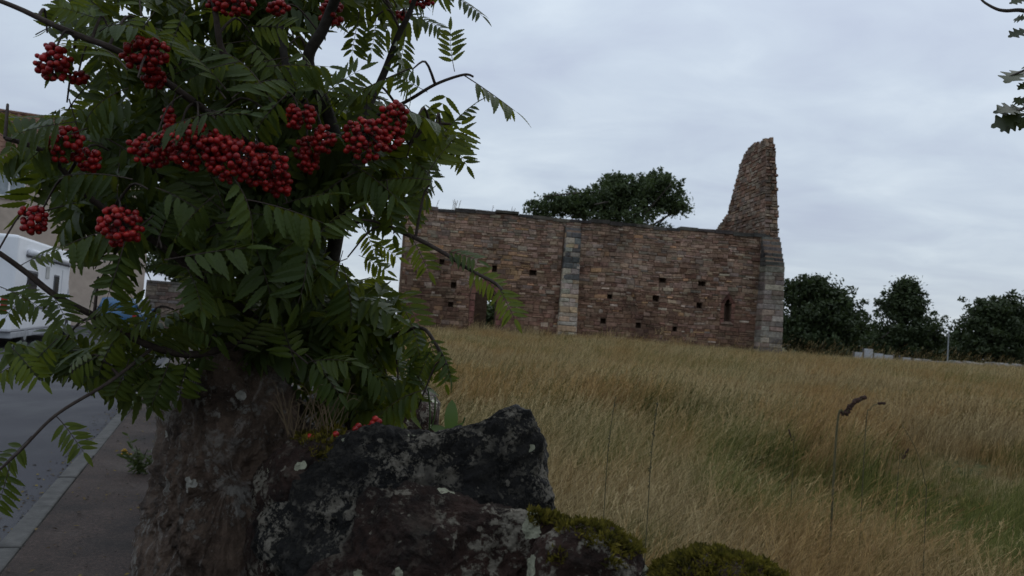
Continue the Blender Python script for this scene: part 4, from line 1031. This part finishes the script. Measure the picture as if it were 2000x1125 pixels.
for ci, (cx, cy, hw, hh, d) in enumerate(CLU):
    c = P(cx, cy, d); k = d/FPX; pts = []; tries = 0; rbz = .0039
    want = int(hw*hh*3.2/ (16*16)*3.1)+6
    while len(pts) < want and tries < 4000:
        tries += 1; q = Vector((rr.gauss(0, 1), rr.gauss(0, 1), rr.gauss(0, 1))).normalized()*rr.random()**.25
        p = c+RGT*q.x*hw*k-UPV*q.y*hh*k+FWD*q.z*min(hw, hh)*k*.9
        if all((p-o[0]).length > rbz*1.5 for o in pts): pts.append((p, rbz*rr.uniform(.78, 1.14)))
    m = MB(); st = near_stem(c); up = c+Vector((0, 0, hh*k*1.05)); 
    m.tube(spline([st, st.lerp(up, .6)+Vector((0, 0, .01)), c+Vector((0, 0, hh*k*.3))], 4), .0012, 4)
    for p, r in pts[::2]: m.tube([c+Vector((0, 0, hh*k*.25))+(p-c)*.15, p], [.0007, .0005], 3, cap=False)
    co = m.build('berry_cluster', M_TWIG, rowan, True); allb.append((co, pts, (cx, cy, d)))
budget = 300; cand = sorted([(proj(p)[2]-.03*(0 < proj(p)[1] < 560), ci, p, r) for ci, (co, pts, _) in enumerate(allb) for p, r in pts], key=lambda q: q[0])
ind = cand[:budget]; rest = cand[budget:]
for _, ci, p, r in ind:
    link('berry', BME, allb[ci][0], Matrix.Translation(p) @ ((P(*allb[ci][2])-p)*2+Vector((rr.gauss(0, .006), .012+rr.gauss(0, .006), .012+rr.gauss(0, .006)))).to_track_quat('Z', 'Y').to_matrix().to_4x4() @ Matrix.Diagonal((r, r, r, 1)))
for ci in range(len(allb)):
    L = [(p, r) for _, c2, p, r in rest if c2 == ci]
    if not L: continue
    V = np.concatenate([BV*r+np.array(p) for p, r in L]); F = np.concatenate([BF+i*len(BV) for i in range(len(L))])
    o = link('berries', fast_mesh('berries', V, F, M_BERRY, smooth_=True), allb[ci][0]); o['kind'] = 'stuff'

POLY = [(100,-160),(960,-160),(905,5),(850,40),(830,62),(812,130),(850,150),(905,130),(925,200),(915,300),(860,300),(852,380),(800,420),(775,470),(800,560),(830,640),(872,700),(845,752),(822,836),(700,845),(590,815),(555,740),(540,700),(400,690),(350,770),(230,790),(150,745),(110,690),(0,745),(-120,740),(-120,600),(0,600),(90,600),(165,620),(250,610),(262,560),(205,588),(165,520),(60,485),(28,410),(60,350),(0,312),(-100,312),(-100,215),(0,215),(120,190),(175,160),(215,90),(130,100),(85,60)]
GAPS = [(628,80,34),(665,110,22),(712,118,30),(775,150,22),(692,462,40),(655,75,24),(735,120,26),(45,140,60),(20,375,44),(60,520,62),(120,520,42),(20,470,30),(250,500,18),(330,560,30),(228,604,26),(300,575,24),(20,640,26)]
def inpoly(x, y):
    c = False; n = len(POLY)
    for i in range(n):
        (x0, y0), (x1, y1) = POLY[i], POLY[(i+1) % n]
        if (y0 > y) != (y1 > y) and x < (x1-x0)*(y-y0)/(y1-y0)+x0: c = not c
    return c
def leaf_ok(pts):
    for p in pts:
        x, y, d = proj(p)
        if not inpoly(x, y): return False
        if any(math.hypot(x-a, y-b) < r+18 for a, b, r in GAPS): return False
        if any(abs(x-a) < w*1.0+14 and abs(y-b) < h*.9+14 and d < dd+.03 for a, b, w, h, dd in CLU): return False
    return True
UP = Vector((0, 0, 1)); nleaf = 0; bases = []
def put_leaf(me, base, dirv, nrm, size):
    global nleaf
    x = dirv.normalized(); z = (nrm-x*nrm.dot(x)).normalized(); y = z.cross(x)
    M = Matrix(((x.x*size, y.x*size, z.x*size, base.x), (x.y*size, y.y*size, z.y*size, base.y), (x.z*size, y.z*size, z.z*size, base.z), (0, 0, 0, 1)))
    link('leaf', me, rowan, M); nleaf += 1
# leaves that stand out against the sky and field: base px, tip px, depth, kind, roll
MAN = [((905,146),(1008,212),1.07,5,.2,0),((888,140),(878,58),1.07,0,.9,0),((868,258),(922,196),1.07,0,.4,0),((866,262),(908,318),1.06,0,.8,0),((812,288),(852,376),1.06,1,.3,0),
       ((835,180),(790,150),1.08,0,.7,0),((800,30),(845,44),1.12,0,.6,0),((790,60),(782,122),1.12,1,.7,0),((700,20),(682,108),1.06,1,.5,0),((735,30),(724,92),1.08,0,.4,0),((880,-10),(915,8),1.1,0,.4,0),
       ((800,462),(835,520),1.04,0,.9,1),((860,490),(905,497),1.02,0,.5,0),((905,520),(938,540),1.0,0,.8,1),((965,552),(990,592),.98,0,.8,1),
       ((850,670),(880,712),1.08,1,.3,0),((850,680),(866,732),1.08,1,.7,0),((830,650),(856,720),1.1,0,.9,0),((790,610),(835,700),1.1,1,.6,0),((845,668),(815,735),1.1,0,.5,0),
       ((768,330),(808,440),1.05,1,.6,0),((752,352),(772,460),1.02,2,.6,0),((790,300),(846,345),1.05,0,.6,0),((705,440),(740,500),1.3,0,.8,1),((690,400),(770,390),1.3,0,.8,1),((720,470),(780,500),1.3,0,.9,1),((700,500),(760,520),1.28,1,.8,1),
       ((105,812),(150,860),.9,0,.8,1),((20,905),(-10,990),.88,0,.6,0),((5,880),(-60,870),.88,1,.6,0),((60,850),(20,890),.9,0,.6,1),
       ((110,660),(40,735),.93,1,.8,1),((0,560),(60,590),.9,0,.8,0),((90,560),(120,610),.92,0,.7,0),((60,540),(20,600),.92,0,.7,0),((40,520),(90,490),.92,0,.5,1),((0,600),(-70,650),.9,0,.6,0),((20,680),(70,720),.92,1,.8,1),
       ((150,640),(215,600),.94,0,.7,1),((270,650),(215,640),.96,0,.8,1),((180,590),(235,640),.95,0,.6,0),((300,650),(262,590),.97,0,.7,1),((240,640),(180,740),.95,2,.7,1),((330,700),(290,800),.98,1,.7,0),((370,690),(345,790),1.0,1,.8,1),((250,700),(225,770),.97,1,.6,0),((200,690),(140,720),.95,1,.7,1),((300,690),(240,740),.97,2,.7,0),
       ((280,440),(110,455),.90,3,.3,0),((300,420),(160,540),.92,3,.4,0),((240,470),(205,590),.88,1,.9,0),((260,350),(100,320),.9,3,.5,0),((150,235),(10,245),.88,1,.7,0),((170,250),(30,300),.90,3,.5,0),
       ((250,170),(130,215),.92,2,.5,0),((150,75),(120,110),.95,0,.6,1),((210,40),(150,20),.95,0,.7,1),((180,90),(215,140),.95,1,.6,0),((110,40),(150,-20),.95,0,.6,1),((300,20),(260,90),.95,1,.7,1),((360,20),(330,100),.96,1,.7,1),
       ((440,215),(300,230),.90,1,.5,0),((360,240),(480,190),.90,2,.6,0),((560,180),(480,260),.92,2,.6,0),((520,130),(640,110),.96,3,.6,0),((620,200),(700,130),1.0,0,.6,0),((470,120),(350,140),.94,3,.5,0),((480,390),(640,410),.92,3,.4,0),((420,380),(320,470),.9,3,.5,0),((470,400),(450,520),.92,1,.7,0)]
rv = random.Random(9)
for (b, t, d, kind, face, young_lit) in MAN:
    B = P(b[0], b[1], d); T = P(t[0], t[1], d-.015*rv.random()); dv = T-B; size = dv.length/.98
    size = max(size, .055); toC = (CAM-B).normalized()
    nrm = (toC*face+UP*(1-face)*1.2+Vector((rv.uniform(-.2, .2), 0, rv.uniform(0, .2))))
    me = (LEAFY if young_lit else LEAF)[kind % (3 if young_lit else 6)]; put_leaf(me, B, dv, nrm, size)
twm = MB(); shoots = 0; guard = 0
while nleaf < 297 and guard < 20000:
    guard += 1
    x = rv.uniform(-100, 900); y = rv.uniform(-150, 820)
    if not inpoly(x, y) or any(math.hypot(x-a, y-b) < r for a, b, r in GAPS): continue
    lower = y > 520
    d = rv.uniform(.90, 1.14) if not lower else (rv.uniform(.93, 1.05) if x < 420 else rv.uniform(1.02, 1.32))
    if x > 620: d = max(d, 1.03)
    if y < 120: d = rv.uniform(.95, 1.2)
    S = P(x, y, d)
    if any((S-b).length < .035 for b in bases) or (near_stem(S)-S).length > .16: continue
    got = 0; a0 = rv.uniform(0, 6.28)
    for q in range(5):
        a = a0+q*2.4+rv.uniform(-.4, .4)
        dv = RGT*math.cos(a)+UP*(math.sin(a)*.75-.30)-FWD*rv.uniform(-.35, .6)
        dv.normalize(); size = rv.uniform(.066, .112)
        if lower: size *= (.68 if x < 420 else .8)
        base = S+Vector((rv.uniform(-.012, .012), rv.uniform(-.012, .012), rv.uniform(-.012, .012)))
        if not leaf_ok([base+dv*size*f-UP*size*.1*f for f in (.45, .8, 1.1)]): continue
        toC = (CAM-S).normalized(); nrm = UP*rv.uniform(.6, 1.1)+toC*rv.uniform(.1, .9)+Vector((rv.gauss(0, .25), rv.gauss(0, .25), rv.gauss(0, .15)))
        young_lit = (lower and rv.random() < (.75 if x < 420 else .15)) or (y < 90 and rv.random() < .4) or (x > 700 and 280 < y < 600 and rv.random() < .5)  # on the right, the yellower leaf colour paints leaves as lit through
        put_leaf((LEAFY if young_lit else LEAF)[rv.randrange(3 if young_lit else 6)], base, dv, nrm, size); got += 1
        if nleaf >= 297: break
    if got:
        bases.append(S); st = near_stem(S); md = st.lerp(S, .5)+Vector((0, 0, .02)); twm = MB()
        twm.tube(spline([st, md, S], 4), [.0022-.0012*i/8 for i in range(9)], 5, cap=False); shoots += 1
        twm.build('twig', M_TWIG, rowan, True)
# the shaded leaves deeper inside the bush, too many to tell apart
LV = [np.array([v.co[:] for v in me.vertices]) for me in LEAF]; LF = [[p.vertices[:] for p in me.polygons if p.material_index == 0] for me in LEAF]
iv = []; jf = []; off = 0; cnt = 0; guard2 = 0
while cnt < 800 and guard2 < 40000:
    guard2 += 1; x = rv.uniform(-100, 900); y = rv.uniform(-150, 820)
    if not inpoly(x, y) or (x > 690 and y < 560 and rv.random() < .6) or (y < 130 and rv.random() < .4): continue
    d = rv.uniform(1.08, 1.34) if x > 380 or y < 330 else rv.uniform(1.0, 1.12)
    S = P(x, y, d); a = rv.uniform(0, 6.28); dv = (RGT*math.cos(a)+UP*(math.sin(a)*.75-.3)-FWD*rv.uniform(-.4, .4)).normalized(); size = rv.uniform(.066, .108)
    if not leaf_ok([S, S+dv*size*.5, S+dv*size*1.05]): continue
    nrm = UP*rv.uniform(.5, 1.1)+(CAM-S).normalized()*rv.uniform(.0, .9)+Vector((rv.gauss(0, .3), rv.gauss(0, .3), 0)); z = (nrm-dv*nrm.dot(dv)).normalized(); yv = z.cross(dv)
    q = rv.randrange(6); V = LV[q]*size; iv.append(np.array(S)+V[:, :1]*np.array(dv)+V[:, 1:2]*np.array(yv)+V[:, 2:]*np.array(z)); jf += [tuple(i+off for i in f) for f in LF[q]]; off += len(V); cnt += 1
V = np.concatenate(iv); o = link('inner_leaves', fast_mesh('inner_leaves', V, np.array(jf), M_ROWAN), rowan); o['kind'] = 'stuff'
print('rowan leaves', nleaf, 'shoots', shoots, 'berries', len(cand))

# ------------------------------------------------------------------ oak on the right, only its twig tips in view
def oak_leaf(seed):
    r = random.Random(seed); n = 22; vs = []; fs = []; L = 1.0
    for i in range(n+1):
        t = i/n; w = .30*math.sin(math.pi*t**1.25)**.8*(1+.42*math.sin(t*2*math.pi*4.2+.6)) if 0 < i < n else .012
        z = -.18*t*t; vs += [(t*L, -w, z+.08*w), (t*L, 0, z), (t*L, w, z+.08*w)]
    for i in range(n): a = i*3; fs += [(a, a+3, a+4, a+1), (a+1, a+4, a+5, a+2)]
    m = MB(); m.add(vs, fs); m.tube([(-.1, 0, 0), (.1, 0, 0)], .012, 4, mi=1); return m.mesh('leaf', [M_OAK, M_TWIG], True)
OAK = [oak_leaf(i) for i in range(3)]
OB = Vector((4.1, 2.4, field_z(4.1, 2.4)-.05)); oak = thing('oak_tree', 'oak whose lobed leaves hang on twigs into the upper right sky', 'tree', OB)
m = MB(); tp = spline([OB-Vector((0, 0, .2)), OB+Vector((.02, 0, 1.3)), OB+Vector((-.1, .1, 2.6)), OB+Vector((.1, 0, 4.4)), OB+Vector((0, .1, 6.2))], 5)
m.tube(tp, [.17-.13*i/(len(tp)-1) for i in range(len(tp))], 10); m.build('trunk', M_BARK2, oak, True)
def oakbr(pts, r0, r1=.002): 
    b = MB(); sp = spline(pts, 6); b.tube(sp, [r0+(r1-r0)*i/(len(sp)-1) for i in range(len(sp))], 6); b.build('branch', M_BARK2, oak, True); return sp
D = 2.1
oakbr([OB+Vector((-.05, .05, 2.1)), OB+Vector((-1.2, .0, 2.35)), P(2120, 60, D), P(2060, 40, D)], .04, .006)
oakbr([P(2060, 40, D), P(2000, 21, D), P(1965, 21, D), P(1945, 17, D), P(1922, 4, D), P(1912, -8, D)], .006, .0022)
oakbr([P(2060, 40, D), P(2030, 120, D), P(2005, 135, D), P(1970, 150, D)], .005, .0022)
oakbr([P(2060, 40, D), P(2040, 160, D), P(2000, 210, D), P(1985, 215, D)], .005, .0025)
ro_ = random.Random(4)
for b, t in (((2010,58),(1972,66)),((2006,-2),(1974,2)),((2000,212),(1944,212)),((2004,222),(1936,242)),((2006,228),(1950,252)),((2000,214),(1956,208)),((1998,206),(1982,190)),((2008,35),(1978,35)),((2010,160),(1988,172)),((2000,138),(1967,150)),((2008,225),(1990,252)),((2014,210),(1995,190)),
             ((2030,120),(1993,130)),((2040,160),(2010,190)),((2040,100),(2060,160)),((2060,60),(2030,90))):
    big = b[1] in (58, 222, 228, 212); B = P(b[0], b[1], D+ro_.uniform(-.03, .03)); T = P(t[0], t[1], D+ro_.uniform(-.03, .03)); dv = T-B; s = dv.length
    x = dv.normalized(); nr = (CAM-B).normalized()*ro_.uniform(.5, 1)+UP*.6; z = (nr-x*nr.dot(x)).normalized(); y = z.cross(x); w = max(s, .05)*(.8 if s < .05 else 1)
    link('leaf', OAK[ro_.randrange(3)], oak, Matrix(((x.x*s, y.x*w, z.x*s, B.x), (x.y*s, y.y*w, z.y*s, B.y), (x.z*s, y.z*w, z.z*s, B.z), (0, 0, 0, 1))))
g_ = np.random.default_rng(3)
cl = [((3.6, 1.2, 4.6), (1.9, 1.9, 1.2), 1), ((4.6, 2.6, 4.9), (1.8, 1.8, 1.5), 1), ((3.0, -.6, 4.4), (1.7, 1.6, 1.0), 1), ((5.2, .4, 4.6), (1.6, 1.8, 1.3), 1), ((4.2, 1.2, 6.0), (1.8, 1.8, 1.0), .8)]
o = link('crown', crown_mesh('crown', g_, M_OAK, cl, 12000, .07, 0), oak)
for c, rad, _ in cl: oakbr([OB+Vector((0, 0, 2.8)), OB.lerp(Vector(c), .5)+Vector((0, 0, 1.6)), Vector(c)], .05, .01)

# ------------------------------------------------------------------ grass
def m_grass():
    t = MT('dry_grass', .75, .2)
    h = t.attr('hh', 'Fac'); r = t.attr('rr', 'Fac'); pos = t.P()
    big = t.noise(.33, 3, .5); mid = t.noise(1.3, 3, .5)
    g = t.math('ADD', t.math('MULTIPLY', big, .65), t.math('MULTIPLY', mid, .35))
    dry = t.mix(r, (.125, .083, .034), (.52, .41, .215))
    dry = t.mix(t.ramp(t.noise(.6, 3), [(.44, 0), (.58, 1)]), dry, t.mix(r, (.16, .088, .034), (.43, .285, .115)))
    green = t.mix(r, (.048, .060, .012), (.22, .225, .06))
    gn = t.math('MAXIMUM', t.math('MINIMUM', t.math('MULTIPLY', t.math('SUBTRACT', g, .525), 6.5), .35), -.28)
    f = t.math('ADD', t.math('MULTIPLY', h, .75), gn)
    vd = t.N.new('ShaderNodeVectorMath'); vd.operation = 'DISTANCE'; t.L.new(pos, vd.inputs[0]); vd.inputs[1].default_value = (3.7, 3.3, .5)
    f = t.math('SUBTRACT', f, t.ramp(t.math('MULTIPLY', vd.outputs['Value'], .1), [(.14, .66), (.26, .38), (.40, 0)]))
    f = t.math('ADD', f, t.math('MULTIPLY', t.math('SUBTRACT', r, .5), .5))
    c = t.mix(t.ramp(f, [(.12, 0), (.5, 1)]), green, dry)
    t.color(c); t.translucent(c, .25); return t.m
M_GRASS = m_grass()
def tuft(seed, nb, hmin, hmax, rad, lean, width, heads, seg=4):
    r = random.Random(seed); V = []; F = []; H = []; RR = []
    for b in range(nb):
        a = r.uniform(0, 6.283); q = rad*math.sqrt(r.random()); o = Vector((q*math.cos(a), q*math.sin(a), -.03)); h = r.uniform(hmin, hmax)
        dr = Vector((lean+r.gauss(0, .3), r.gauss(0, .3), 0)); w = width*r.uniform(.7, 1.3); rv_ = r.random(); face = r.uniform(0, 3.14); sx = Vector((math.cos(face), math.sin(face), 0))
        bend = r.uniform(.15, .95); i0 = len(V)
        for i in range(seg+1):
            t = i/seg; p = o+Vector((0, 0, h*(t-.30*bend*t*t)))+dr*(h*(.25*t+.62*bend*t*t*t)); ww = w*(1-.75*t)
            V += [p-sx*ww, p+sx*ww]; H += [t, t]; RR += [rv_, rv_]
        for i in range(seg): k = i0+i*2; F.append((k, k+1, k+3, k+2))
        if r.random() < heads:                              # a loose feathery seed head
            tip = (Vector(V[-1])+Vector(V[-2]))*.5; d0 = (tip-(Vector(V[-3])+Vector(V[-4]))*.5).normalized()
            for q_ in range(5):
                p = tip-d0*(.018*q_); e = (d0+Vector((r.gauss(0, .45), r.gauss(0, .45), r.gauss(0, .3)))).normalized()*r.uniform(.02, .05); s = sx*width*.9; k = len(V)
                V += [p-s*.3, p+e*.5-s, p+e, p+e*.5+s]; F.append((k, k+1, k+2, k+3)); H += [1, 1, 1, 1]; RR += [rv_]*4
    me = bpy.data.meshes.new('tuft'); me.from_pydata([tuple(v) for v in V], [], F); me.materials.append(M_GRASS)
    for nm, dat in (('hh', H), ('rr', RR)): me.attributes.new(nm, 'FLOAT', 'POINT').data.foreach_set('value', np.array(dat, dtype=np.float32))
    me.update(); return me
gcol = bpy.data.collections.new('grass_tufts')
def addt(i, *a):
    o = bpy.data.objects.new('tuft_%02d' % i, tuft(i, *a)); gcol.objects.link(o)
for i in range(4): addt(i, 46, .30, .78, .16, .50, .0019, .5)          # near, wind-blown
for i in range(4, 7): addt(i, 60, .30, .75, .30, .38, .0050, .5, 3)     # middle distance
for i in range(7, 10): addt(i, 60, .22, .80, .55, .22, .0100, .4, 3)    # far
for i in range(10, 12): addt(i, 55, .07, .22, .15, .2, .0028, 0, 3)     # short green sward
for i in range(12, 14): addt(i, 9, .75, 1.15, .12, .75, .0016, .9, 6)    # long pale straws
gr = np.random.default_rng(12); pts = []; rots = []; scl = []; idx = []
SHORT = [(2.4, 4.9, 1.2), (3.6, 6.2, 1.0), (1.5, 7.6, .7), (4.3, 7.6, 1.0), (3.4, 4.2, .6)]
def scatter(n, y0, y1, px0, px1, ids, s0, s1, pw=1.0):
    for k in range(n):
        y = y0+(y1-y0)*gr.random()**pw; px = gr.uniform(px0, px1); x = (px-1000)/FPX*y
        if road_s(x, y) < 1.80: continue
        q = Vector((x, y, 0))-CO; u, w = q.dot(CU), q.dot(CW)
        if -.1 < u < CL+.1 and -.15 < w < CD+.1: continue
        if bu-.5 < u < bu+.5 and -.55 < w < 0: continue
        if CL-1 < u < CL+.4 and -.85 < w < 0: continue
        hs = 1.0; id_ = ids[gr.integers(len(ids))]
        for a, b, r in SHORT:
            e = math.hypot(x-a, (y-b)*.8)/r+.35*mnoise.noise(Vector((x*2, y*2, 1)))
            if e < 1:
                hs = .45+.4*e
                if gr.random() < .8: id_ = 10+gr.integers(2)
        n_ = mnoise.noise(Vector((x*.35, y*.35, 5))); hs *= 1+.28*n_
        pts.append((x, y, field_z(x, y))); rots.append((0, 0, gr.normal(0, .55)-.15)); scl.append(hs*gr.uniform(s0, s1)); idx.append(id_)
scatter(5000, 1.5, 6.5, 850, 2250, [0, 1, 2, 3], .42, .82, .8)
scatter(900, 1.6, 7.5, 850, 2250, [10, 11], .8, 1.3, .7)
scatter(7500, 6, 17, 760, 2250, [4, 5, 6], .5, .9, .7)
scatter(1800, 3, 17, 350, 800, [4, 5, 6], .65, 1.1, .7)
scatter(11000, 15, 40, 700, 2200, [7, 8, 9], .38, .72, .75)
scatter(7500, 38, 66, 1400, 2250, [7, 8, 9], .28, .5, .8)
scatter(620, 1.9, 9, 950, 2250, [12, 13], .5, .9, .7)
scatter(700, 9, 22, 850, 2200, [12, 13], .8, 1.15, .8)
# taller fringe left uncut along the foot of the chapel
for k in range(420):
    u = gr.uniform(-.5, CL+2.5); w = -abs(gr.normal(0, .7))-.25; q = CO+CU*u+CW*w
    pts.append((q.x, q.y, field_z(q.x, q.y))); rots.append((0, 0, gr.normal(0, .5))); scl.append(gr.uniform(.42, .95)*(1+1.0*mnoise.noise(Vector((u*.9, 0, 2))))); idx.append(7+gr.integers(3))
gm = bpy.data.meshes.new('grass'); gm.vertices.add(len(pts)); gm.vertices.foreach_set('co', np.array(pts, dtype=np.float32).ravel())
gm.attributes.new('rot', 'FLOAT_VECTOR', 'POINT').data.foreach_set('vector', np.array(rots, dtype=np.float32).ravel())
gm.attributes.new('scl', 'FLOAT', 'POINT').data.foreach_set('value', np.array(scl, dtype=np.float32))
gm.attributes.new('idx', 'INT', 'POINT').data.foreach_set('value', np.array(idx, dtype=np.int32))
go = link('grass', gm); tag(go, 'tall dry wind-blown grass covering the field', 'grass', kind='stuff')
ng = bpy.data.node_groups.new('grass_scatter', 'GeometryNodeTree')
ng.interface.new_socket('Geometry', in_out='INPUT', socket_type='NodeSocketGeometry'); ng.interface.new_socket('Geometry', in_out='OUTPUT', socket_type='NodeSocketGeometry')
gi = ng.nodes.new('NodeGroupInput'); gout = ng.nodes.new('NodeGroupOutput'); iop = ng.nodes.new('GeometryNodeInstanceOnPoints'); ci = ng.nodes.new('GeometryNodeCollectionInfo')
ci.inputs['Collection'].default_value = gcol; ci.inputs['Separate Children'].default_value = True; ci.inputs['Reset Children'].default_value = True
def na(nm, ty): n = ng.nodes.new('GeometryNodeInputNamedAttribute'); n.data_type = ty; n.inputs[0].default_value = nm; return n.outputs[0]
iop.inputs['Pick Instance'].default_value = True
ng.links.new(gi.outputs[0], iop.inputs['Points']); ng.links.new(ci.outputs[0], iop.inputs['Instance']); ng.links.new(na('idx', 'INT'), iop.inputs['Instance Index'])
e2r = ng.nodes.new('FunctionNodeEulerToRotation'); ng.links.new(na('rot', 'FLOAT_VECTOR'), e2r.inputs[0]); ng.links.new(e2r.outputs[0], iop.inputs['Rotation'])
ng.links.new(na('scl', 'FLOAT'), iop.inputs['Scale']); ng.links.new(iop.outputs[0], gout.inputs[0])
go.modifiers.new('scatter', 'NODES').node_group = ng
print('tufts', len(pts))

# ------------------------------------------------------------------ small plants
M_DOCK = simple('dock_seed', (.055, .03, .022), .9, .3, 60)
def stalk(name, label, pix, d, r0, seedfrom, group, mat=M_DOCK, seeds=70, sz=.008):
    r = random.Random(int(pix[0][0])); pts = [P(x, y, d) for x, y in pix]; b = pts[0].copy(); b.z = field_z(b.x, b.y)-.03
    sp = spline([b]+pts, 6); n = len(sp); m = MB(); m.tube(sp, [r0*.7*(1-.4*i/(n-1)) for i in range(n)], 5, mi=1)
    for k in range(seeds):
        t = seedfrom+(1-seedfrom)*r.random(); f = t*(n-1); i = min(n-2, int(f)); p = sp[i].lerp(sp[i+1], f-i)
        e = Vector((r.gauss(0, 1), r.gauss(0, 1), r.gauss(0, 1))).normalized(); q = p+e*sz*.9*(1.3-t*.8); a = e.orthogonal().normalized(); c = e.cross(a); s = sz*r.uniform(.4, .8)
        m.add([q-a*s, q+c*s, q+a*s, q-c*s, q+e*s, q-e*s], [(0,1,4),(1,2,4),(2,3,4),(3,0,4),(1,0,5),(2,1,5),(3,2,5),(0,3,5)])
    tag(m.build(name, [mat, M_STEM]), label, 'dock stalk' if name == 'dock_stalk' else 'grass stem', group)
M_STEM = simple('green_stem', (.085, .075, .035), .8, .3, 40)
stalk('dock_stalk', 'brown seeding dock stalk arching to the right in the grass', [(1634,842),(1652,808),(1668,786),(1690,776)], 3.2, .007, .42, None, sz=.010, seeds=150)
stalk('dock_stalk', 'short brown dock head bent flat beside the arching dock stalk', [(1690,850),(1700,800),(1714,789),(1728,788)], 3.2, .003, .80, None, sz=.007, seeds=40)
stalk('dock_stalk', 'dark leaning dock stalk in the short green grass patch', [(1755,915),(1765,895),(1774,877)], 3.4, .003, .55, None, sz=.006, seeds=40)
stalk('dock_stalk', 'small upright dark seed stalk beside the grass patch', [(1550,880),(1547,860),(1541,840)], 3.4, .002, .6, None, sz=.005, seeds=30)
stalk('grass_stem', 'tall thin upright stem beside the dark boulder', [(1182,960),(1190,860),(1202,775)], 2.2, .0022, .5, None, M_STEM, 26, .004)
stalk('grass_stem', 'tall thin stem with knots standing right of the boulders', [(1265,1000),(1272,890),(1284,785)], 2.2, .0024, .4, None, M_STEM, 30, .005)
stalk('grass_stem', 'pale arching grass stem over the short green patch', [(1808,1000),(1806,940),(1790,880),(1762,830)], 2.6, .0022, .97, None, simple('pale_straw', (.22,.18,.09), .8), 4, .003)
for k, (bx, by, tx, ty) in enumerate(((1380,1010,1560,940),(1420,1080,1500,960),(1700,1040,1860,990),(1560,1100,1640,1000),(1880,1100,1960,960),(1500,1120,1700,1060))):
    pass
# dock leaf and little plants behind the dark boulder
def blade_leaf(m, b, t, w, nrm, col=(1, 1, 1), n=8):
    ax = (t-b); s = ax.cross(nrm).normalized(); vs = []; fs = []
    for i in range(n+1):
        q = i/n; ww = w*math.sin(math.pi*min(1, .08+.92*q))**.6*(1 if q < 1 else 0); p = b+ax*q+nrm*(.06*ax.length*math.sin(q*3.1)); vs += [p-s*ww, p+nrm*-.1*ww, p+s*ww]
    for i in range(n): a = i*3; fs += [(a, a+3, a+4, a+1), (a+1, a+4, a+5, a+2)]
    m.add(vs, fs, col)
M_DLEAF = m_leaf('dock_leaf', (.06, .10, .03), (.09, .13, .04), (.09, .13, .05), (.12, .2, .03), .3)
m = MB(); toC = -FWD
b0 = P(880, 850, 1.12); blade_leaf(m, b0, P(883, 780, 1.12), .0095, toC); blade_leaf(m, b0, P(840, 832, 1.13), .007, (toC+UP).normalized()); blade_leaf(m, b0, P(905, 826, 1.1), .004, (toC+UP*.5).normalized())
for a, b in (((842,840),(850,775)),((838,845),(836,760)),((895,835),(908,815))): m.tube(spline([P(*a, 1.13), P((a[0]+b[0])/2+3, (a[1]+b[1])/2, 1.13), P(*b, 1.13)], 4), .0012, 4)
tag(m.build('dock_plant', M_DLEAF, None, True), 'small dock with one upright oval leaf behind the dark boulder', 'plant')
m = MB(); r = random.Random(6)
for k in range(46):
    b = P(r.uniform(560, 660), r.uniform(838, 856), 1.02+r.uniform(0, .05)); t = b+Vector((r.uniform(-.05, .04), r.uniform(-.03, .02), r.uniform(.02, .075))); md = b.lerp(t, .55)+Vector((r.uniform(-.01, .01), 0, .02))
    m.tube(spline([b, md, t], 4), [.0007-.0005*i/8 for i in range(9)], 3)
tag(m.build('dry_grass_tuft', simple('straw', (.13,.09,.05), .8)), 'wisp of dry grass on the ledge between the boulders', 'grass tuft')
for nm, pts in (('pair of fallen red berries on the mossy ledge', [(604,853,1.0),(612,857,1.0)]), ('single fallen berry on the moss of the ledge', [(656,848,1.0)]), ('dropped berry cluster at the foot of the rowan', [(700,832,1.0),(712,836,1.0),(694,838,.995),(722,834,1.0)]), ('few berries hanging low beside the dark boulder top', [(733,818,1.0),(740,823,1.0),(728,826,1.0)])):
    V = []; F = []
    for i, (x, y, d) in enumerate(pts): V.append(BV*.0043+np.array(P(x, y, d))); F.append(BF+i*len(BV))
    tag(link('fallen_berries', fast_mesh('fallen_berries', np.concatenate(V), np.concatenate(F), M_BERRY, smooth_=True)), nm, 'berries', 'fallen rowan berries')
# yellow flowered weed by the wall foot, yellow leaves at the kerb
M_YEL = simple('ragwort_yellow', (.26, .15, .012), .8); M_RAGL = m_leaf('ragwort_leaf', (.045, .06, .02), (.07, .09, .03), (.07, .08, .04), (.1, .14, .03), .3)
def ragwort(px, py, hgt, n, seed, label):
    r = random.Random(seed); b = atZ(px, py, .10); t = thing('ragwort_plant', label, 'plant', b, None); m = MB(); f = MB()
    for k in range(n):
        e = b+Vector((r.gauss(0, .12)-.03, r.gauss(0, .10), hgt*r.uniform(.3, 1.0))); m.tube(spline([b, b.lerp(e, .5)+Vector((0, 0, .03)), e], 4), .003, 4)
        for q in range(12):
            c = b.lerp(e, r.uniform(.1, .95)); d = Vector((r.gauss(0, 1), r.gauss(0, 1), r.gauss(.2, .6))).normalized()*r.uniform(.03, .075); blade_leaf(m, c, c+d, .009, d.cross(Vector((r.random(), r.random(), 1))).normalized(), n=4)
        if k % 4 == 0:
            for q in range(4):
                c = e+Vector((r.gauss(0, .02), r.gauss(0, .02), r.uniform(0, .02)-.05)) - NR*.08; f.lathe([(.002, -.006), (.014, 0), (.011, .006)], 8, Matrix.Translation(c))
    m.build('leaves', M_RAGL, t); f.build('flowers', M_YEL, t)
ragwort(272, 925, .30, 12, 2, 'weed with yellow flowers at the foot of the boulder wall')
ragwort(258, 800, .22, 6, 3, 'yellowing weed growing in the kerb joint')
